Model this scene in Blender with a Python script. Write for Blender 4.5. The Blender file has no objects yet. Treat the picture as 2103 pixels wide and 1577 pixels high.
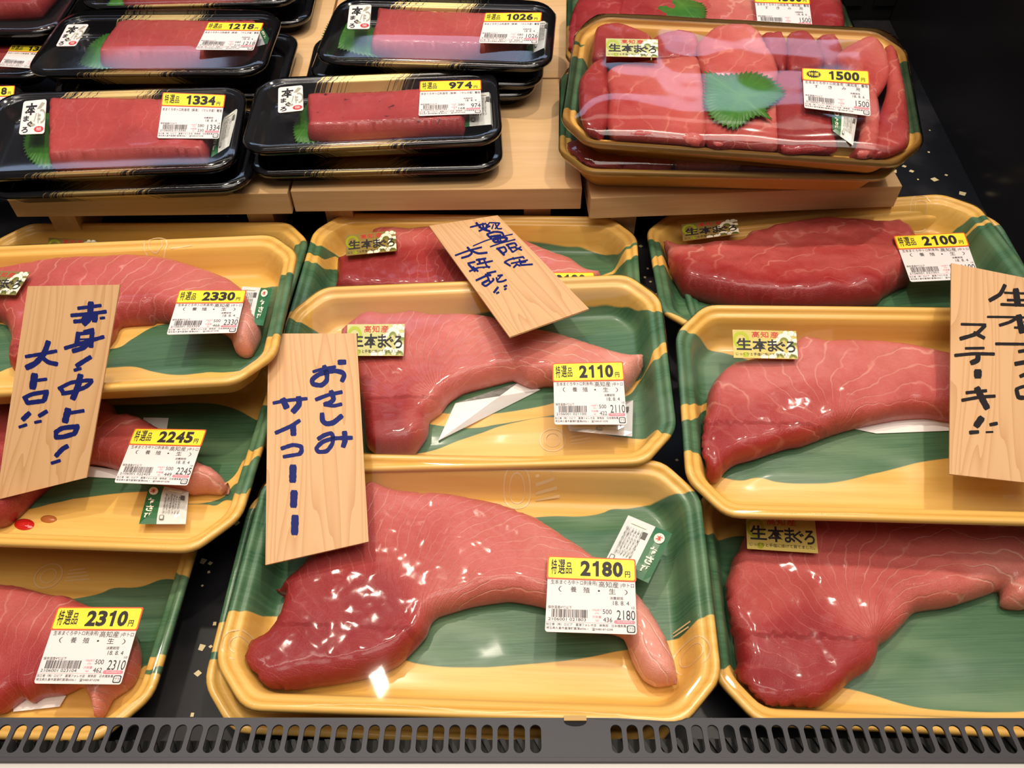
import bpy, bmesh, math, random
import numpy as np
from mathutils import Vector, Matrix, noise
from mathutils.geometry import delaunay_2d_cdt
SC = bpy.context.scene
COL = SC.collection
random.seed(7)

# ------------------------------------------------------------------ camera, world, lights, exposure
IW, IH = 2103, 1577
FPX, PITCH, CAMH, ROLL = 1740.97, 0.888543, 0.552441, -0.003555
_c, _s = math.cos(PITCH), math.sin(PITCH)
R0_, U0_, FW = Vector((1, 0, 0)), Vector((0, _s, _c)), Vector((0, _c, -_s))
_cr, _sr = math.cos(ROLL), math.sin(ROLL)
RV = R0_ * _cr + U0_ * _sr
UV = R0_ * -_sr + U0_ * _cr
CPOS = Vector((0, 0, CAMH))
cam = bpy.data.cameras.new('camera')
cam.sensor_fit = 'HORIZONTAL'; cam.sensor_width = 36; cam.lens = FPX / IW * 36
cam.clip_start = 0.01; cam.clip_end = 50
camo = bpy.data.objects.new('camera', cam); COL.objects.link(camo)
mw = Matrix((( RV.x, UV.x, -FW.x, CPOS.x), (RV.y, UV.y, -FW.y, CPOS.y), (RV.z, UV.z, -FW.z, CPOS.z), (0, 0, 0, 1)))
camo.matrix_world = mw
SC.camera = camo

w = bpy.data.worlds.new('world'); SC.world = w; w.use_nodes = True
w.node_tree.nodes['Background'].inputs[0].default_value = (0.42, 0.38, 0.36, 1)
w.node_tree.nodes['Background'].inputs[1].default_value = 0.28

def area(name, loc, target, sx, sy, power, col):
    l = bpy.data.lights.new(name, 'AREA'); l.shape = 'RECTANGLE'; l.size = sx; l.size_y = sy
    l.energy = power; l.color = col
    o = bpy.data.objects.new(name, l); COL.objects.link(o); o.location = loc
    d = Vector(target) - Vector(loc); o.rotation_euler = d.to_track_quat('-Z', 'Y').to_euler()
    return o
area('canopy_strip_lamp', (0.0, 0.36, 1.30), (0.0, 0.45, 0.0), 1.7, 0.07, 8.0, (1.0, 0.88, 0.75))
area('ceiling_panel_lamp', (0.2, -0.3, 2.6), (0.0, 0.45, 0.0), 1.6, 0.9, 31.0, (1.0, 0.90, 0.80))
area('ceiling_downlight_a', (-0.52, 1.0, 2.3), (-0.1, 0.4, 0), 0.07, 0.07, 20.0, (1.0, 0.88, 0.72))
area('ceiling_downlight_b', (0.55, 0.9, 2.4), (0.1, 0.4, 0), 0.07, 0.07, 20.0, (1.0, 0.88, 0.72))
area('rear_fill_light', (0.0, 1.12, 1.30), (0.0, 0.75, 0.0), 1.7, 0.14, 2.2, (1.0, 0.89, 0.76))  # unseen fill light, added to brighten the rear packs and stands
area('rear_tube_lamp', (-0.2, 1.56, 1.20), (-0.1, 0.75, 0.1), 2.3, 0.24, 7.5, (0.55, 0.70, 1.0))

SC.view_settings.view_transform = 'Standard'
SC.view_settings.look = 'None'
SC.view_settings.exposure = -0.1
SC.view_settings.gamma = 1.0
SC.view_settings.use_curve_mapping = False
SC.cycles.transparent_max_bounces = 16

# ------------------------------------------------------------------ pixel <-> world
def ray(px):
    a, b = (px[0] - 1051.5) / FPX, (788.5 - px[1]) / FPX
    return (FW + RV * a + UV * b)
def at(px, z):
    d = ray(px); t = (z - CAMH) / d.z
    return CPOS + d * t
def Z(pts, ox, oy, s): return [(ox + x / s, oy + y / s) for x, y in pts]
def at_local(M, px, plane):
    """point of the ray through px on the plane z = z0 + gx x + gy y of the frame M (local coordinates)"""
    Mi = M.inverted(); o = Mi @ CPOS; d = Mi.to_3x3() @ ray(px)
    z0, gx, gy = plane if isinstance(plane, tuple) else (plane, 0, 0)
    t = (z0 + gx * o.x + gy * o.y - o.z) / (d.z - gx * d.x - gy * d.y)
    return o + d * t
def frame(p):
    x, y, z, yaw, pit, rol = p
    return Matrix.Translation((x, y, z)) @ Matrix.Rotation(yaw, 4, 'Z') @ Matrix.Rotation(pit, 4, 'X') @ Matrix.Rotation(rol, 4, 'Y')

# ------------------------------------------------------------------ object helpers
def mesh_obj(name, V, F, mats, parent=None, MI=None, smooth=False, attrs=None):
    me = bpy.data.meshes.new(name); me.from_pydata([tuple(v) for v in V], [], F)
    for m in (mats if isinstance(mats, (list, tuple)) else [mats]): me.materials.append(m)
    if MI is not None: me.polygons.foreach_set('material_index', MI)
    if smooth: me.polygons.foreach_set('use_smooth', [True] * len(me.polygons))
    for k, vals in (attrs or {}).items():
        a = me.attributes.new(k, 'FLOAT', 'POINT'); a.data.foreach_set('value', vals)
    me.update()
    o = bpy.data.objects.new(name, me); COL.objects.link(o)
    if parent: o.parent = parent
    return o
def thing(name, label, cat, M=None, group=None):
    o = bpy.data.objects.new(name, None); COL.objects.link(o); o.empty_display_size = .02
    if M is not None: o.matrix_world = M
    tag(o, label, cat, group); return o
def tag(o, label, cat, group=None):
    o['label'] = label; o['category'] = cat
    if group: o['group'] = group
    return o
class MB:
    def __init__(s): s.V = []; s.F = []; s.MI = []
    def add(s, V, F, mi=0, tf=None):
        n = len(s.V); s.V += [tf(v) if tf else tuple(v) for v in V]
        s.F += [tuple(i + n for i in f) for f in F]; s.MI += [mi] * len(F)
    def box(s, a, b, mi=0, tf=None):
        x0, y0, z0 = a; x1, y1, z1 = b
        V = [(x0,y0,z0),(x1,y0,z0),(x1,y1,z0),(x0,y1,z0),(x0,y0,z1),(x1,y0,z1),(x1,y1,z1),(x0,y1,z1)]
        s.add(V, [(3,2,1,0),(4,5,6,7),(0,1,5,4),(1,2,6,5),(2,3,7,6),(3,0,4,7)], mi, tf)
    def obj(s, name, mats, parent=None, smooth=False): return mesh_obj(name, s.V, s.F, mats, parent, s.MI, smooth)
def bevel(o, wd=.001, seg=2):
    m = o.modifiers.new('bevel', 'BEVEL'); m.width = wd; m.segments = seg; m.limit_method = 'ANGLE'; m.angle_limit = .6

# ------------------------------------------------------------------ materials
def mat(name, col=(.8,.8,.8), rough=.5, metal=0., spec=.5, coat=0., coatr=.1):
    m = bpy.data.materials.new(name); m.use_nodes = True
    b = m.node_tree.nodes['Principled BSDF']
    b.inputs['Base Color'].default_value = (*col, 1); b.inputs['Roughness'].default_value = rough
    b.inputs['Metallic'].default_value = metal; b.inputs['Specular IOR Level'].default_value = spec
    b.inputs['Coat Weight'].default_value = coat; b.inputs['Coat Roughness'].default_value = coatr
    return m
class NT:
    def __init__(s, m): s.t = m.node_tree; s.b = s.t.nodes['Principled BSDF']
    def n(s, typ, **kw):
        x = s.t.nodes.new(typ)
        for k, v in kw.items(): setattr(x, k, v)
        return x
    def l(s, a, b): s.t.links.new(a, b)
    def math(s, op, a, b=None, clamp=False):
        x = s.n('ShaderNodeMath', operation=op, use_clamp=clamp)
        for i, v in enumerate((a, b)):
            if v is None: continue
            if isinstance(v, (int, float)): x.inputs[i].default_value = v
            else: s.l(v, x.inputs[i])
        return x.outputs[0]
    def mix(s, f, a, b):
        x = s.n('ShaderNodeMix', data_type='RGBA')
        for i, v in ((0, f), (6, a), (7, b)):
            if isinstance(v, (int, float)): x.inputs[i].default_value = v
            elif isinstance(v, tuple): x.inputs[i].default_value = (*v, 1)
            else: s.l(v, x.inputs[i])
        return x.outputs[2]
    def coords(s, scale=(1,1,1), rot=(0,0,0), loc=(0,0,0)):
        c = s.n('ShaderNodeTexCoord'); mp = s.n('ShaderNodeMapping')
        mp.inputs['Scale'].default_value = scale; mp.inputs['Rotation'].default_value = rot; mp.inputs['Location'].default_value = loc
        s.l(c.outputs['Object'], mp.inputs[0]); return mp.outputs[0]
    def noise(s, vec, scale=1., detail=3., rough=.5, dist=0.):
        x = s.n('ShaderNodeTexNoise'); s.l(vec, x.inputs['Vector'])
        x.inputs['Scale'].default_value = scale; x.inputs['Detail'].default_value = detail
        x.inputs['Roughness'].default_value = rough; x.inputs['Distortion'].default_value = dist
        return x.outputs[0]
    def ramp(s, f, stops):
        x = s.n('ShaderNodeValToRGB'); s.l(f, x.inputs[0]); e = x.color_ramp.elements
        while len(e) < len(stops): e.new(.5)
        for q, (p, c) in zip(e, stops): q.position = p; q.color = (*c, 1) if isinstance(c, tuple) else (c, c, c, 1)
        return x.outputs[0]
    def bump(s, h, strength=.3, dist=.001):
        x = s.n('ShaderNodeBump'); s.l(h, x.inputs['Height']); x.inputs['Strength'].default_value = strength
        x.inputs['Distance'].default_value = dist; s.l(x.outputs[0], s.b.inputs['Normal']); return x

M_BLACK = mat('black_ink', (.012, .010, .012), .6)
M_BROWNINK = mat('price_ink', (.018, .010, .010), .6)
M_RED = mat('red_ink', (.62, .03, .03), .5)
M_PINK = mat('pink_ink', (.78, .20, .24), .5)
M_WHITE = mat('label_paper', (.77, .70, .675), .45, spec=.3)
M_YEL = mat('banner_yellow', (.90, .74, .035), .45)
M_ORANGE = mat('banner_edge', (.72, .10, .02), .45)
M_GOLD = mat('gold_foil', (.62, .50, .16), .26, metal=.75)
M_OLIVE = mat('foil_olive', (.20, .24, .05), .3, metal=.4)
M_LIME = mat('foil_lime', (.42, .46, .03), .3, metal=.4)
M_CREAM = mat('cream_print', (.86, .80, .62), .5)
M_GREY = mat('grey_print', (.36, .33, .24), .6)
M_BLUE = mat('blue_marker', (.004, .010, .115), .6, spec=.2)
M_BLKMARK = mat('black_marker', (.008, .006, .008), .6, spec=.2)
M_PKGREEN = mat('packet_green', (.025, .14, .05), .3)
M_PKWHITE = mat('packet_white', (.70, .70, .66), .3)
M_PKTEXT = mat('packet_text', (.10, .09, .08), .6)
M_SILVER = mat('silver_film', (.62, .60, .58), .25, metal=.7)
M_PAD = mat('absorbent_paper', (.85, .83, .80), .8)
M_JUICE = mat('red_juice', (.50, .012, .008), .06, spec=.7)

def film_mat(name, rough, amt, tint=(1, 1, 1), ior=1.45, bmp=.35):
    m = bpy.data.materials.new(name); m.use_nodes = True; t = m.node_tree; t.nodes.clear()
    N = lambda x: t.nodes.new(x)
    out = N('ShaderNodeOutputMaterial'); mx = N('ShaderNodeMixShader'); tr = N('ShaderNodeBsdfTransparent'); gl = N('ShaderNodeBsdfGlossy')
    fr = N('ShaderNodeFresnel'); fr.inputs[0].default_value = ior
    mu = N('ShaderNodeMath'); mu.operation = 'MULTIPLY'; mu.use_clamp = True; mu.inputs[1].default_value = amt
    tr.inputs[0].default_value = (*tint, 1); gl.inputs['Roughness'].default_value = rough
    t.links.new(fr.outputs[0], mu.inputs[0]); t.links.new(mu.outputs[0], mx.inputs[0]); t.links.new(tr.outputs[0], mx.inputs[1])
    t.links.new(gl.outputs[0], mx.inputs[2]); t.links.new(mx.outputs[0], out.inputs[0])
    tc = N('ShaderNodeTexCoord'); no = N('ShaderNodeTexNoise'); no.inputs['Scale'].default_value = 14; no.inputs['Detail'].default_value = 1.5
    bp = N('ShaderNodeBump'); bp.inputs['Strength'].default_value = bmp; bp.inputs['Distance'].default_value = .004
    t.links.new(tc.outputs['Object'], no.inputs[0]); t.links.new(no.outputs[0], bp.inputs['Height'])
    t.links.new(bp.outputs[0], gl.inputs['Normal'])
    return m
M_FILM = film_mat('cling_film', .035, .38, (1, 1, 1), 1.45, .12)
M_LID = film_mat('clear_wrap', .10, 1.6, (1, 1, 1), 1.45, .15)
M_WRAP = film_mat('baggy_wrap', .08, 1.3)

def tuna_mat(name, stops, lines=1.0, seed=0., rough=.32):
    m = mat(name, rough=rough, spec=.5, coat=.35, coatr=.12); N = NT(m)
    fat = N.n('ShaderNodeAttribute', attribute_name='fat').outputs['Fac']
    ph = N.n('ShaderNodeAttribute', attribute_name='phase').outputs['Fac']
    v = N.coords(loc=(seed, seed * .7, 0))
    big = N.noise(v, 28, 3, .55)
    f = N.math('ADD', fat, N.math('MULTIPLY', N.math('SUBTRACT', big, .5), .35), True)
    col = N.ramp(f, stops)
    warp = N.noise(v, 34, 2.5, .55)
    a = N.math('ADD', ph, N.math('MULTIPLY', warp, 2.4))
    fr = N.math('ABSOLUTE', N.math('SUBTRACT', N.math('FRACT', a), .5))
    line = N.math('SUBTRACT', 1.0, N.math('MULTIPLY', fr, 11.5), True)
    msk = N.math('MULTIPLY', N.math('SUBTRACT', N.noise(v, 22, 2, .5, .5), .30), 3.2, True)
    line = N.math('MULTIPLY', N.math('MULTIPLY', line, msk), N.math('MULTIPLY', N.math('ADD', fat, .22, True), 1.25 * lines), True)
    pale = N.ramp(fat, [(0, (.46, .09, .07)), (.4, (.70, .27, .21)), (1, (.82, .47, .39))])
    col = N.mix(line, col, pale)
    vs = N.coords(scale=(1, 2.2, 1), rot=(0, 0, .5), loc=(seed, 0, 0))
    fine = N.noise(vs, 260, 5, .7)
    col = N.mix(N.math('MULTIPLY', N.math('SUBTRACT', fine, .52), N.math('ADD', N.math('MULTIPLY', fat, 1.5), .25), True), col, pale)
    N.l(col, N.b.inputs['Base Color'])
    grain = N.noise(N.coords(), 1000, 3, .8)
    spark = N.noise(N.coords(loc=(seed, 0, 0)), 30, 2, .5)
    h = N.math('ADD', N.math('MULTIPLY', grain, N.math('MULTIPLY', spark, 1.3)), N.math('MULTIPLY', line, -.5))
    h = N.math('ADD', h, N.math('MULTIPLY', N.noise(N.coords(), 110, 3, .55), .35))
    N.bump(h, .9, .0010)
    N.b.inputs['Subsurface Weight'].default_value = .08
    N.b.inputs['Subsurface Radius'].default_value = (.006, .002, .0015)
    return m
RAMP = [(0, (.26, .008, .011)), (.2, (.35, .020, .021)), (.45, (.51, .086, .074)), (.72, (.60, .158, .128)), (1.0, (.72, .30, .23))]
M_TUNA = [tuna_mat('tuna_flesh', RAMP, 1.0, s) for s in (0., 1.7, 3.1)]
def spot_mat(m):
    N = NT(m); b = N.b.inputs['Base Color']; src = b.links[0].from_socket
    n = N.noise(N.coords(scale=(1, 1.6, 1)), 95, 2, .6)
    N.l(N.mix(N.math('MULTIPLY', N.math('SUBTRACT', n, .66), 16, True), src, (.07, .004, .008)), b); return m
M_SAKU = tuna_mat('tuna_block_flesh', [(0, (.34, .030, .034)), (.5, (.46, .055, .055)), (1, (.60, .12, .10))], .25, 5.)

def wood_mat(name, c1, c2, scale, rot=(0, 0, 0), rough=.55):
    m = mat(name, rough=rough, spec=.35); N = NT(m)
    v = N.coords(scale=scale, rot=rot)
    n1 = N.noise(v, 1, 4, .6, .6); n2 = N.noise(v, 6, 3, .6)
    col = N.mix(N.ramp(N.math('ADD', N.math('MULTIPLY', n1, .75), N.math('MULTIPLY', n2, .25)), [(.36, 0.), (.64, 1.)]), c1, c2)
    N.l(col, N.b.inputs['Base Color']); N.bump(n2, .08, .0005)
    return m
M_BOARD = wood_mat('cypress_board', (.60, .36, .16), (.70, .46, .235), (3, 55, 90))
M_FOOT = wood_mat('cypress_foot', (.50, .28, .12), (.58, .35, .16), (40, 6, 30))
def sign_mat():
    m = mat('thin_wood_slip', rough=.6, spec=.25); N = NT(m)
    v = N.coords(scale=(1, .06, 1)); n1 = N.noise(v, 42, 1.5, .5, .3)
    wv = N.math('FRACT', N.math('MULTIPLY', n1, 16.0))
    wv = N.math('POWER', wv, 3.0)
    col = N.mix(N.math('MULTIPLY', wv, .65), (.66, .40, .20), (.48, .235, .09))
    fine = N.noise(N.coords(scale=(1, .03, 1)), 700, 2, .6)
    col = N.mix(N.math('MULTIPLY', fine, .25), col, (.54, .29, .125))
    N.l(col, N.b.inputs['Base Color']); return m
M_SIGN = sign_mat()

W_, D_, CX_, CY_ = .150, .0897, .0242, .0276
def leaf_tray_mat(name, leaves):
    """yellow tray print with bamboo leaves; each leaf = (top curve, bottom curve) as local (x, y) lists"""
    m = mat(name, rough=.36, spec=.4, coat=.12, coatr=.15); N = NT(m)
    vec = N.n('ShaderNodeTexCoord').outputs['Object']
    sp = N.n('ShaderNodeSeparateXYZ'); N.l(vec, sp.inputs[0])
    xn = N.math('ADD', N.math('DIVIDE', sp.outputs[0], 2 * W_ + .02), .5)
    yn = N.math('ADD', N.math('DIVIDE', sp.outputs[1], 2 * D_ + .02), .5)
    v = N.coords(scale=(6, 150, 60)); g = N.noise(v, 1, 4, .6)
    base = N.mix(N.ramp(g, [(.35, 0.), (.65, 1.)]), (.70, .385, .075), (.78, .475, .125))
    total = None
    def curve(pts):
        fc = N.n('ShaderNodeFloatCurve'); N.l(xn, fc.inputs['Value'])
        P = sorted({round(min(1, max(0, x / (2 * W_ + .02) + .5)), 4): min(1, max(0, y / (2 * D_ + .02) + .5)) for x, y in pts}.items())
        if P[0][0] > 0.0: P.insert(0, (0., P[0][1]))
        if P[-1][0] < 1.0: P.append((1., P[-1][1]))
        c = fc.mapping.curves[0]
        c.points[0].location = P[0]; c.points[-1].location = P[-1]
        for p in P[1:-1]: c.points.new(*p)
        for p in c.points: p.handle_type = 'AUTO'
        fc.mapping.use_clip = True; fc.mapping.update(); return fc.outputs[0]
    shade = None
    for top, bot in leaves:
        t, b = curve(top), curve(bot)
        a = N.math('MULTIPLY', N.math('SUBTRACT', t, yn), 260, True)
        c = N.math('MULTIPLY', N.math('SUBTRACT', yn, b), 260, True)
        k = N.math('MULTIPLY', a, c)
        total = k if total is None else N.math('MAXIMUM', total, k)
    if total is not None:
        u = N.math('SUBTRACT', yn, N.math('MULTIPLY', xn, .12))
        cv = N.n('ShaderNodeCombineXYZ'); N.l(N.math('MULTIPLY', xn, 4.0), cv.inputs[0]); N.l(N.math('MULTIPLY', u, 110.), cv.inputs[1])
        st = N.noise(cv.outputs[0], 1.2, 4, .65)
        cv2 = N.n('ShaderNodeCombineXYZ'); N.l(N.math('MULTIPLY', xn, 2.2), cv2.inputs[0]); N.l(N.math('MULTIPLY', yn, 5.), cv2.inputs[1])
        pt = N.noise(cv2.outputs[0], 1.6, 2, .5)
        green = N.mix(N.ramp(st, [(.3, 0.), (.7, 1.)]), (.026, .098, .043), (.078, .172, .086))
        green = N.mix(N.ramp(pt, [(.45, 0.), (.68, .55)]), green, (.15, .25, .13))
        base = N.mix(total, base, green)
    N.l(base, N.b.inputs['Base Color'])
    bp = N.noise(N.coords(scale=(1, 6, 1)), 130, 2, .5); N.bump(bp, .06, .001)
    return m
def black_tray_mat():
    m = mat('black_lacquer_tray', rough=.14, spec=.5); N = NT(m)
    vec = N.n('ShaderNodeTexCoord').outputs['Object']; sp = N.n('ShaderNodeSeparateXYZ'); N.l(vec, sp.inputs[0])
    s = N.math('SUBTRACT', sp.outputs[0], N.math('MULTIPLY', sp.outputs[1], 1.3))
    sh = N.math('MULTIPLY', N.math('SINE', N.math('MULTIPLY', sp.outputs[1], 115.)), .010)
    band = N.math('SUBTRACT', 1.0, N.math('DIVIDE', N.math('ABSOLUTE', N.math('SUBTRACT', N.math('ADD', sp.outputs[0], .010), sh)), .055), True)
    cv = N.n('ShaderNodeCombineXYZ'); N.l(N.math('MULTIPLY', s, 560.), cv.inputs[0]); N.l(N.math('MULTIPLY', sp.outputs[1], 20.), cv.inputs[1])
    st = N.noise(cv.outputs[0], 1.0, 3, .6)
    k = N.math('MULTIPLY', N.math('SUBTRACT', N.math('ADD', st, N.math('MULTIPLY', N.math('POWER', band, .35), .62)), .90), 14.0, True)
    k = N.math('MULTIPLY', k, N.math('MULTIPLY', band, 30, True))
    N.l(N.mix(k, (.006, .006, .008), (.66, .49, .20)), N.b.inputs['Base Color'])
    N.l(N.math('MULTIPLY', k, .6), N.b.inputs['Metallic']); N.l(N.math('ADD', .14, N.math('MULTIPLY', k, .2)), N.b.inputs['Roughness'])
    return m
M_BTRAY = black_tray_mat()
def shiso_mat():
    m = mat('shiso_green', rough=.42, spec=.4); N = NT(m)
    n = N.noise(N.coords(), 90, 4, .6)
    ed = N.n('ShaderNodeAttribute', attribute_name='vein').outputs['Fac']
    col = N.mix(n, (.022, .115, .010), (.055, .21, .020)); col = N.mix(N.math('MULTIPLY', ed, .6), col, (.11, .27, .04))
    N.l(col, N.b.inputs['Base Color']); N.bump(N.noise(N.coords(), 260, 3, .6), .4, .001)
    return m
M_SHISO = shiso_mat()

# ------------------------------------------------------------------ text as geometry
_cu = bpy.data.curves.new('text_source', 'FONT'); _cu.resolution_u = 3
_to = bpy.data.objects.new('text_source', _cu); COL.objects.link(_to)
_tc = {}
def text2d(body, bold=0.):
    k = (body, bold)
    if k not in _tc:
        _cu.body = body; _cu.offset = bold
        dg = bpy.context.evaluated_depsgraph_get(); dg.update()
        me = bpy.data.meshes.new_from_object(_to.evaluated_get(dg))
        V = [(v.co.x, v.co.y) for v in me.vertices]; F = [tuple(p.vertices) for p in me.polygons]
        bpy.data.meshes.remove(me)
        xs = [v[0] for v in V]; ys = [v[1] for v in V]; x0, x1, y0, y1 = min(xs), max(xs), min(ys), max(ys)
        _tc[k] = ([((x - x0) / max(1e-6, x1 - x0), 1 - (y - y0) / max(1e-6, y1 - y0)) for x, y in V], F)
    return _tc[k]
class Print:
    """flat printed matter in (u, v) (v down) laid by put(u, v, h) -> local point"""
    def __init__(s, put): s.m = MB(); s.put = put
    def text(s, body, u0, v0, u1, v1, mi, h=.00012, bold=0., slant=0.):
        V, F = text2d(body, bold)
        s.m.add([s.put(u0 + (u1 - u0) * (a + slant * (.5 - b)), v0 + (v1 - v0) * b, h) for a, b in V], F, mi)
    def poly(s, P, mi, h=0.): s.m.add([s.put(u, v, h) for u, v in P], [tuple(range(len(P)))], mi)
    def rect(s, u0, v0, u1, v1, mi, h=.0001): s.poly([(u0, v1), (u1, v1), (u1, v0), (u0, v0)], mi, h)
    def rrect(s, u0, v0, u1, v1, ru, rv, mi, h=0., n=5, thick=None):
        P = []
        for cx, cy, a0 in ((u1 - ru, v0 + rv, -90), (u1 - ru, v1 - rv, 0), (u0 + ru, v1 - rv, 90), (u0 + ru, v0 + rv, 180)):
            for i in range(n + 1):
                a = math.radians(a0 + 90 * i / n); P.append((cx + ru * math.cos(a), cy + rv * math.sin(a)))
        P = P[::-1]
        s.poly(P, mi, h)
        if thick:
            N = len(P); V = [s.put(u, v, h) for u, v in P] + [s.put(u, v, h - thick) for u, v in P]
            s.m.add(V, [(i, i + N, (i + 1) % N + N, (i + 1) % N) for i in range(N)], mi)
    def ellipse(s, cu, cv, ru, rv, mi, h=.0001, n=20, a0=0, a1=360, inner=0.):
        q = lambda t: min(1., max(0., t))
        A = [math.radians(a0 + (a1 - a0) * i / n) for i in range(n + 1)]
        if inner == 0: s.poly([(q(cu + ru * math.cos(a)), q(cv + rv * math.sin(a))) for a in A[:-1 if a1 - a0 == 360 else None]][::-1], mi, h)
        else:
            V = [s.put(q(cu + ru * k * math.cos(a)), q(cv + rv * k * math.sin(a)), h) for a in A for k in (1, inner)]
            s.m.add(V, [(2*i, 2*i+1, 2*i+3, 2*i+2) for i in range(n)], mi)
def putter(M, quad, plane, lift):
    """bilinear map of the unit square onto four picture corners TL TR BR BL lying on a local plane"""
    z0, gx, gy = plane
    c = [at_local(M, q, (z0 + lift, gx, gy)) for q in quad]
    nrm = Vector((-gx, -gy, 1)).normalized()
    def put(u, v, h=0.):
        p = c[0]*(1-u)*(1-v) + c[1]*u*(1-v) + c[2]*u*v + c[3]*(1-u)*v
        return tuple(p + nrm * h)
    return put

def price_label(root, M, quad, plane, price, kind='fresh', code='2106001 021803', wt='436', unit='500', day='18. 8. 4', lift=.0012):
    put = putter(M, quad, plane, lift)
    P = Print(put); W, K, R, PK = 0, 1, 2, 3
    P.rrect(0, .02, 1, 1, .03, .035, W, 0., thick=.0003)
    bb = .31 if kind != 'block' else .30
    if kind == 'fresh':
        P.text('生本まぐろ中トロ刺身用(', .04, .315, .57, .385, K)
        P.text('高知産', .585, .318, .81, .40, K); P.text(')中トロ', .83, .33, .985, .40, K)
        P.text('（', .13, .40, .165, .475, K); P.text('養', .265, .40, .335, .475, K); P.text('殖', .41, .405, .485, .48, K)
        P.text('・', .575, .435, .60, .46, K); P.text('生', .70, .41, .775, .485, K); P.text('）', .875, .42, .91, .49, K)
    elif kind == 'block':
        P.text('本まぐろ中トロ刺身用（解凍）（マルタ産）養殖', .02, .335, .985, .405, K)
    else:
        P.text('生本まぐろ中トロ刺身用（高知産）養殖', .03, .31, .985, .385, K)
        for i, ch in enumerate('すきみ用'): P.text(ch, .17 + .21 * i, .40, .23 + .21 * i, .475, K)
    P.text('消費期限', .71, .52, .86, .56, K); P.text(day, .745, .575, .925, .63, K); P.text('10', .95, .645, .985, .675, K)
    P.text('保存温度4℃以下', .02, .66, .285, .70, K)
    rb = random.Random(price); u = .065
    while u < .46:
        b = rb.choice((.004, .004, .007, .011)); P.rect(u, .705, u + b, .81, K); u += b + rb.choice((.004, .005, .008))
    P.text(code, .03, .815, .445, .853, K)
    P.text('100g当り', .515, .685, .615, .72, PK); P.text('(円)', .545, .735, .59, .76, PK)
    P.text('内容量', .52, .775, .615, .808, PK); P.text('(g)', .55, .822, .585, .85, PK)
    if unit: P.text(unit, .63, .69, .73, .75, K); P.text(wt, .635, .795, .735, .855, K)
    n = len(price); P.text(price, .985 - .05 * n, .695, .988, .82, K)
    P.rrect(.755, .825, .985, .872, .02, .02, PK, .0001); P.text('税込価格(円)', .79, .833, .955, .864, W, .0002)
    P.rect(.0, .868, .75, .871, PK)
    P.text('加工者（株）ロピア　菖蒲フォレオ店　鮮魚部　日本橋魚萬', .008, .882, .885, .918, K)
    P.text('埼玉県久喜市菖蒲町菖蒲6006-1　☎0480-87-0298', .012, .932, .74, .968, K)
    P.rrect(.893, .888, .985, .982, .02, .02, K, .0001); P.rrect(.904, .90, .974, .97, .015, .015, W, .0002)
    P.text('プラ', .91, .915, .968, .957, K, .0003)
    lab = P.m.obj('price_label', [M_WHITE, M_BLACK, M_RED, M_PINK], root)
    B = Print(put); h = .00035
    B.rrect(-.012, -.01, 1.012, bb, .025, .03, 1, h, thick=.0003)
    B.rrect(.004, .008, .996, bb - .018, .02, .028, 0, h + .0001)
    if kind != 'scraps':
        B.text('特', .035, .035, .10, .245, 2, h + .0002, .012); B.text('選', .115, .035, .195, .24, 2, h + .0002, .012); B.text('品', .205, .075, .275, .235, 2, h + .0002, .012)
        u0 = .37 + (.0 if len(price) == 4 else .10)
    else:
        pts = []
        for i in range(40):
            r = 1 if i % 2 == 0 else .74; a = 2 * math.pi * i / 40; pts.append((.165 + .125 * r * math.cos(a), .145 + .105 * r * math.sin(a)))
        B.poly(pts[::-1], 2, h + .0002); B.text('特選', .085, .10, .245, .19, 0, h + .0003, .01)
        u0 = .38
    dw = (.865 - u0) / len(price)
    for i, ch in enumerate(price):
        a, b = (.03, .97) if ch != '1' else (.22, .74)
        if ch == '1':
            ua, ub = u0 + dw * (i + .16), u0 + dw * (i + .74)
            B.poly([(ua + (ub - ua) * x, .042 + .213 * y) for x, y in ((.50, 1), (1, 1), (1, 0), (.58, 0), (.40, .10), (0, .17), (0, .36), (.50, .32))], 2, h + .0002)
        else: B.text(ch, u0 + dw * (i + a), .042, u0 + dw * (i + b), .255, 2, h + .0002, .045)
    B.text('円', .885, .17, .945, .255, 2, h + .0002, .02)
    B.m.obj('price_banner', [M_YEL, M_ORANGE, M_BROWNINK], lab)
    return lab

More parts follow.
